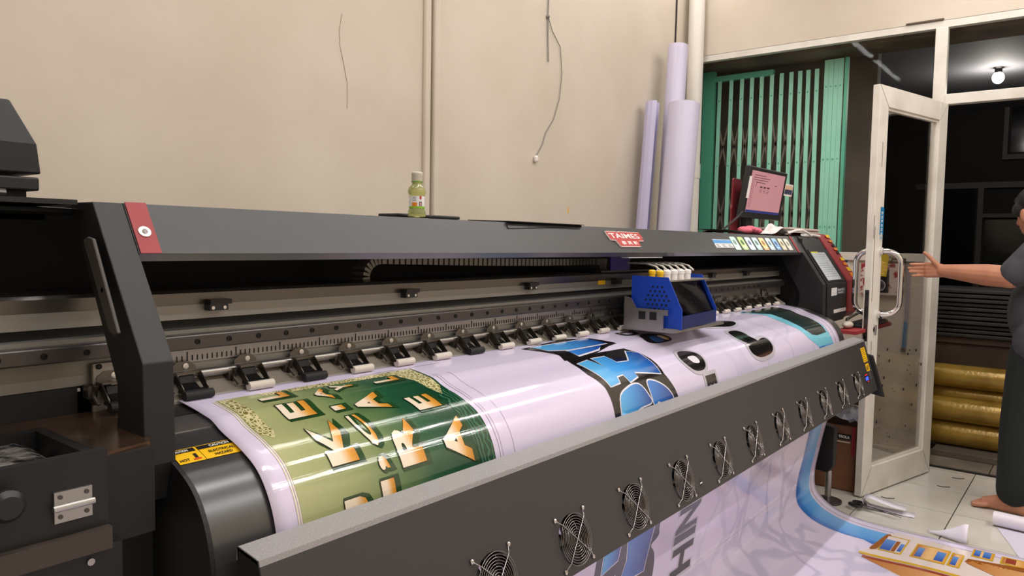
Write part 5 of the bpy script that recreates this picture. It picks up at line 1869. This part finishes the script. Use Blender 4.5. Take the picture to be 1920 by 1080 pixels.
m_scrap = mat('white vinyl scrap', (226, 220, 232), .4)
pts = [(.24, .004), (.16, .004), (.08, .006), (.03, .012), (.005, .028), (.0, .045), (.012, .058), (.04, .060), (.09, .046), (.15, .034), (.20, .030)]
curl_strip('vinyl_scrap', (4.115, .905, 0), (.10, -.99, 0), (-.075, -.01, 0), pts, m_scrap, 'white vinyl scrap curled over the scissors', 'scrap')
g = G()
NR, NC = 12, 8
for i_ in range(NR + 1):
    a_ = i_ / NR
    y = .575 - .165 * a_
    hgt = .004 + .082 * (a_ ** 1.6) * (1 if a_ < .9 else 1 - .15 * (a_ - .9) / .1)
    for j in range(NC + 1):
        q = math.pi * 1.05 * j / NC
        g.v.append((3.900 - .030 * a_ * math.cos(q) - .030 * a_, y, .008 + hgt * math.sin(q * .62)))
for i_ in range(NR):
    for j in range(NC):
        q = i_ * (NC + 1) + j
        g.f.append((q, q + 1, q + NC + 2, q + NC + 1))
o = single('curled_edge', g, m_scrap, 'small white vinyl curl standing up at the banner edge on the floor', 'scrap', (3.9, .47, 0), smooth=True)
so = o.modifiers.new('thickness', 'SOLIDIFY')
so.thickness = .001
roll_thing('paper_roll', (4.225, .345, .037), (4.17, -.35, .037), .034, m_scrap, 'thin white roll lying on the floor at the foot of the person', None, .6)
single('loose_sheet', G().prism([(4.20, .33), (4.14, -.35), (3.45, -.30), (3.80, .20), (4.02, .27)], 'z', .0012, .0022), mat('lilac white sheet', (214, 208, 226), .4), 'flat lilac-white sheet on the floor below the white roll', 'sheet', (4.0, 0, .001))
random.seed(9)
for k, (x, y) in enumerate(((4.72, .66), (4.95, .62), (4.30, .86))):
    single('thread_scrap', G().tube([(x, y, .002), (x - .01, y - .03, .004), (x + .02, y - .06, .002)], .002, 5), m_rubber, ('short black thread near the door edge on the tile', 'short black thread by the threshold', 'short black thread beside the curled vinyl scrap')[k], 'thread', (x, y, 0))

# ------------------------------------------------------------------ the person at the door
m_skin = mat('skin', (188, 130, 102), .5, var=(9, (170, 112, 86), .4, .75))
m_shirt = mat('charcoal t-shirt', (66, 66, 72), .85, var=(20, (56, 56, 62), .4, .7), bump=(160, .15, .003))
m_pant = mat('dark green black trousers', (22, 28, 28), .85, bump=(60, .2, .004))
m_hair = mat('black hair', (18, 16, 16), .5, bump=(120, .5, .004))
PE = thing('person', 'person in charcoal t-shirt and black trousers reaching towards the open door', 'person', (4.55, .20, 0))


def blob(name, g, m, vox, smooth_it=6):
    o = g.build(name, m, PE)
    for mod in list(o.modifiers):
        o.modifiers.remove(mod)
    rmd = o.modifiers.new('remesh', 'REMESH')
    rmd.mode = 'VOXEL'
    rmd.voxel_size = vox
    rmd.use_smooth_shade = True
    sm = o.modifiers.new('smooth', 'SMOOTH')
    sm.iterations = smooth_it
    sm.factor = .5
    dg = bpy.context.evaluated_depsgraph_get()
    me = bpy.data.meshes.new_from_object(o.evaluated_get(dg))
    me.polygons.foreach_set('use_smooth', [True] * len(me.polygons))
    o.modifiers.clear()
    old = o.data
    o.data = me
    bpy.data.meshes.remove(old)
    return o


PX = 4.57
b = G()
# torso and neck
b.ball((PX, .185, 1.24), (.185, .115, .20), 24, 16)
b.ball((PX, .20, 1.02), (.165, .125, .20), 24, 16)
b.cap((PX, .19, 1.36), (PX + .0, .225, 1.46), .058, .054)
HPIV = Vector((PX, .225, 1.45))
HROT = Matrix.Translation(HPIV) @ Matrix.Rotation(math.radians(-42), 4, 'Z') @ Matrix.Rotation(math.radians(-14), 4, 'X') @ Matrix.Translation(-HPIV)


def turn_head(gg):
    gg.v = [tuple(HROT @ Vector(q)) for q in gg.v]
    return gg


hd = G()
# head: cranium, face, jaw, nose, ears
hd.ball((PX, .262, 1.565), (.076, .096, .098), 24, 18)
hd.ball((PX, .300, 1.515), (.060, .066, .078), 20, 14)
hd.ball((PX, .318, 1.462), (.040, .042, .034), 16, 10)
hd.cap((PX, .360, 1.540), (PX, .377, 1.512), .010, .015)
hd.cap((PX - .024, .345, 1.478), (PX + .024, .345, 1.478), .010, .010)
for sg_ in (-1, 1):
    hd.ball((PX + .079 * sg_, .268, 1.520), (.012, .020, .034), 12, 10)
    hd.cap((PX + .032 * sg_, .346, 1.556), (PX + .012 * sg_, .352, 1.556), .012, .012)
turn_head(hd)
b.add(hd.v, hd.f)
# reaching arm (camera side), upper arm, forearm, palm, fingers
sh, elb, wr = Vector((PX - .175, .205, 1.365)), Vector((PX - .185, .345, 1.198)), Vector((PX - .05, .655, 1.216))
b.cap(sh, elb, .062, .055)
mid = elb.lerp(wr, .35)
b.cap(elb, mid, .055, .056)
b.cap(mid, wr, .056, .035)
pal = wr + Vector((.012, .080, .002))
for dz, rr_ in ((.028, .0155), (.009, .017), (-.010, .017), (-.028, .015)):
    b.cap(wr + Vector((0, .01, dz * .6)), pal + Vector((0, 0, dz)), .019, rr_)
for (dz, l1, l2, l3, dx, drop) in ((.030, .036, .023, .018, .0, -.001), (.0098, .041, .026, .020, .004, -.001), (-.0105, .038, .025, .019, .006, -.001), (-.0295, .030, .019, .016, .008, -.002)):
    k0 = pal + Vector((0, .004, dz))
    k1 = k0 + Vector((-.004 + dx, l1, drop))
    k2 = k1 + Vector((-.012, l2 * .93, drop * .8))
    k3 = k2 + Vector((-.016, l3 * .85, drop * .6))
    b.cap(k0, k1, .0088, .0084)
    b.cap(k1, k2, .0084, .0079)
    b.cap(k2, k3, .0079, .0068)
t0 = wr + Vector((-.005, .022, .018))
t1 = t0 + Vector((-.012, .030, .036))
t2 = t1 + Vector((-.006, .024, .026))
t3 = t2 + Vector((-.002, .016, .014))
b.cap(t0, t1, .016, .0125)
b.cap(t1, t2, .0125, .0105)
b.cap(t2, t3, .0105, .0085)
# far arm hanging
b.cap((PX + .185, .18, 1.36), (PX + .235, .15, 1.09), .058, .046)
b.cap((PX + .235, .15, 1.09), (PX + .225, .25, .86), .044, .028)
hp_ = Vector((PX + .222, .262, .84))
b.cap(hp_, hp_ + Vector((0, .015, -.07)), .030, .030)
for k in range(4):
    f0 = hp_ + Vector((.0, -.015 + .018 * k, -.085))
    f1 = f0 + Vector((-.006, .008, -.042 - .006 * (k in (1, 2))))
    f2 = f1 + Vector((-.016, .006, -.034))
    b.cap(f0, f1, .0092, .0086)
    b.cap(f1, f2, .0086, .0072)
b.cap(hp_ + Vector((-.01, .03, -.02)), hp_ + Vector((-.018, .055, -.075)), .014, .009)
# legs and feet
for sg_, fx, fy in ((-1, -.10, 0.0), (1, .10, -.10)):
    hip = Vector((PX + .085 * sg_, .21, .92))
    kn = Vector((PX + fx, .265 + fy * .5, .49))
    an = Vector((PX + fx, .285 + fy, .085))
    b.cap(hip, kn, .085, .058)
    b.cap(kn, kn.lerp(an, .35), .056, .060)
    b.cap(kn.lerp(an, .35), an, .060, .038)
    heel = Vector((PX + fx, .255 + fy, .038))
    ball = Vector((PX + fx + .025, .405 + fy, .030))
    b.cap(heel, an, .034, .036)
    b.cap(an + Vector((0, .02, -.02)), ball, .036, .027)
    b.cap(heel, ball, .032, .028)
    for k in range(5):
        q0 = ball + Vector((-.030 + .016 * k, -.002, -.008))
        q1 = q0 + Vector((-.004 + .003 * k, .058 - .006 * abs(k - 1), -.006))
        b.cap(q0, q1, .0125, .0105 if k else .0125)
blob('body', b, m_skin, .0036, 3)
# T-shirt
s = G()
s.ball((PX, .185, 1.24), (.205, .132, .205), 24, 16)
s.ball((PX, .215, 1.02), (.190, .155, .22), 24, 16)
s.cap((PX - .12, .20, .88), (PX + .12, .20, .88), .135, .135)
s.cap((PX - .15, .195, 1.365), (PX + .15, .19, 1.365), .075, .075)
s.cap(sh + Vector((.02, 0, 0)), sh.lerp(elb, .86), .084, .074)
s.cap((PX + .165, .18, 1.36), (PX + .220, .16, 1.17), .082, .070)
s.cap((PX, .20, 1.38), (PX, .212, 1.425), .075, .066)
sh_o = blob('t_shirt', s, m_shirt, .010, 4)
# trousers
p = G()
p.cap((PX - .09, .205, .84), (PX + .09, .205, .84), .135, .135)
for sg_, fx, fy in ((-1, -.10, 0.0), (1, .10, -.10)):
    p.cap((PX + .085 * sg_, .225, .80), (PX + fx, .275 + fy * .5, .47), .125, .092)
    p.cap((PX + fx, .275 + fy * .5, .47), (PX + fx, .285 + fy, .12), .092, .082)
blob('trousers', p, m_pant, .010, 4)
h = G()
h.ball((PX, .252, 1.592), (.088, .105, .085), 24, 16)
h.ball((PX, .215, 1.535), (.080, .068, .075), 20, 14)
for sg_ in (-1, 1):
    h.ball((PX + .070 * sg_, .300, 1.560), (.020, .040, .040), 12, 10)
h.ball((PX, .325, 1.615), (.060, .035, .030), 16, 10)
turn_head(h)
blob('hair', h, m_hair, .008, 2)
e = G()
for sg_ in (-1, 1):
    e.ball((PX + .030 * sg_, .352, 1.545), (.012, .007, .007), 10, 8)
turn_head(e)
e.build('eyes', mat('dark eye', (30, 24, 22), .2), PE, smooth=True)
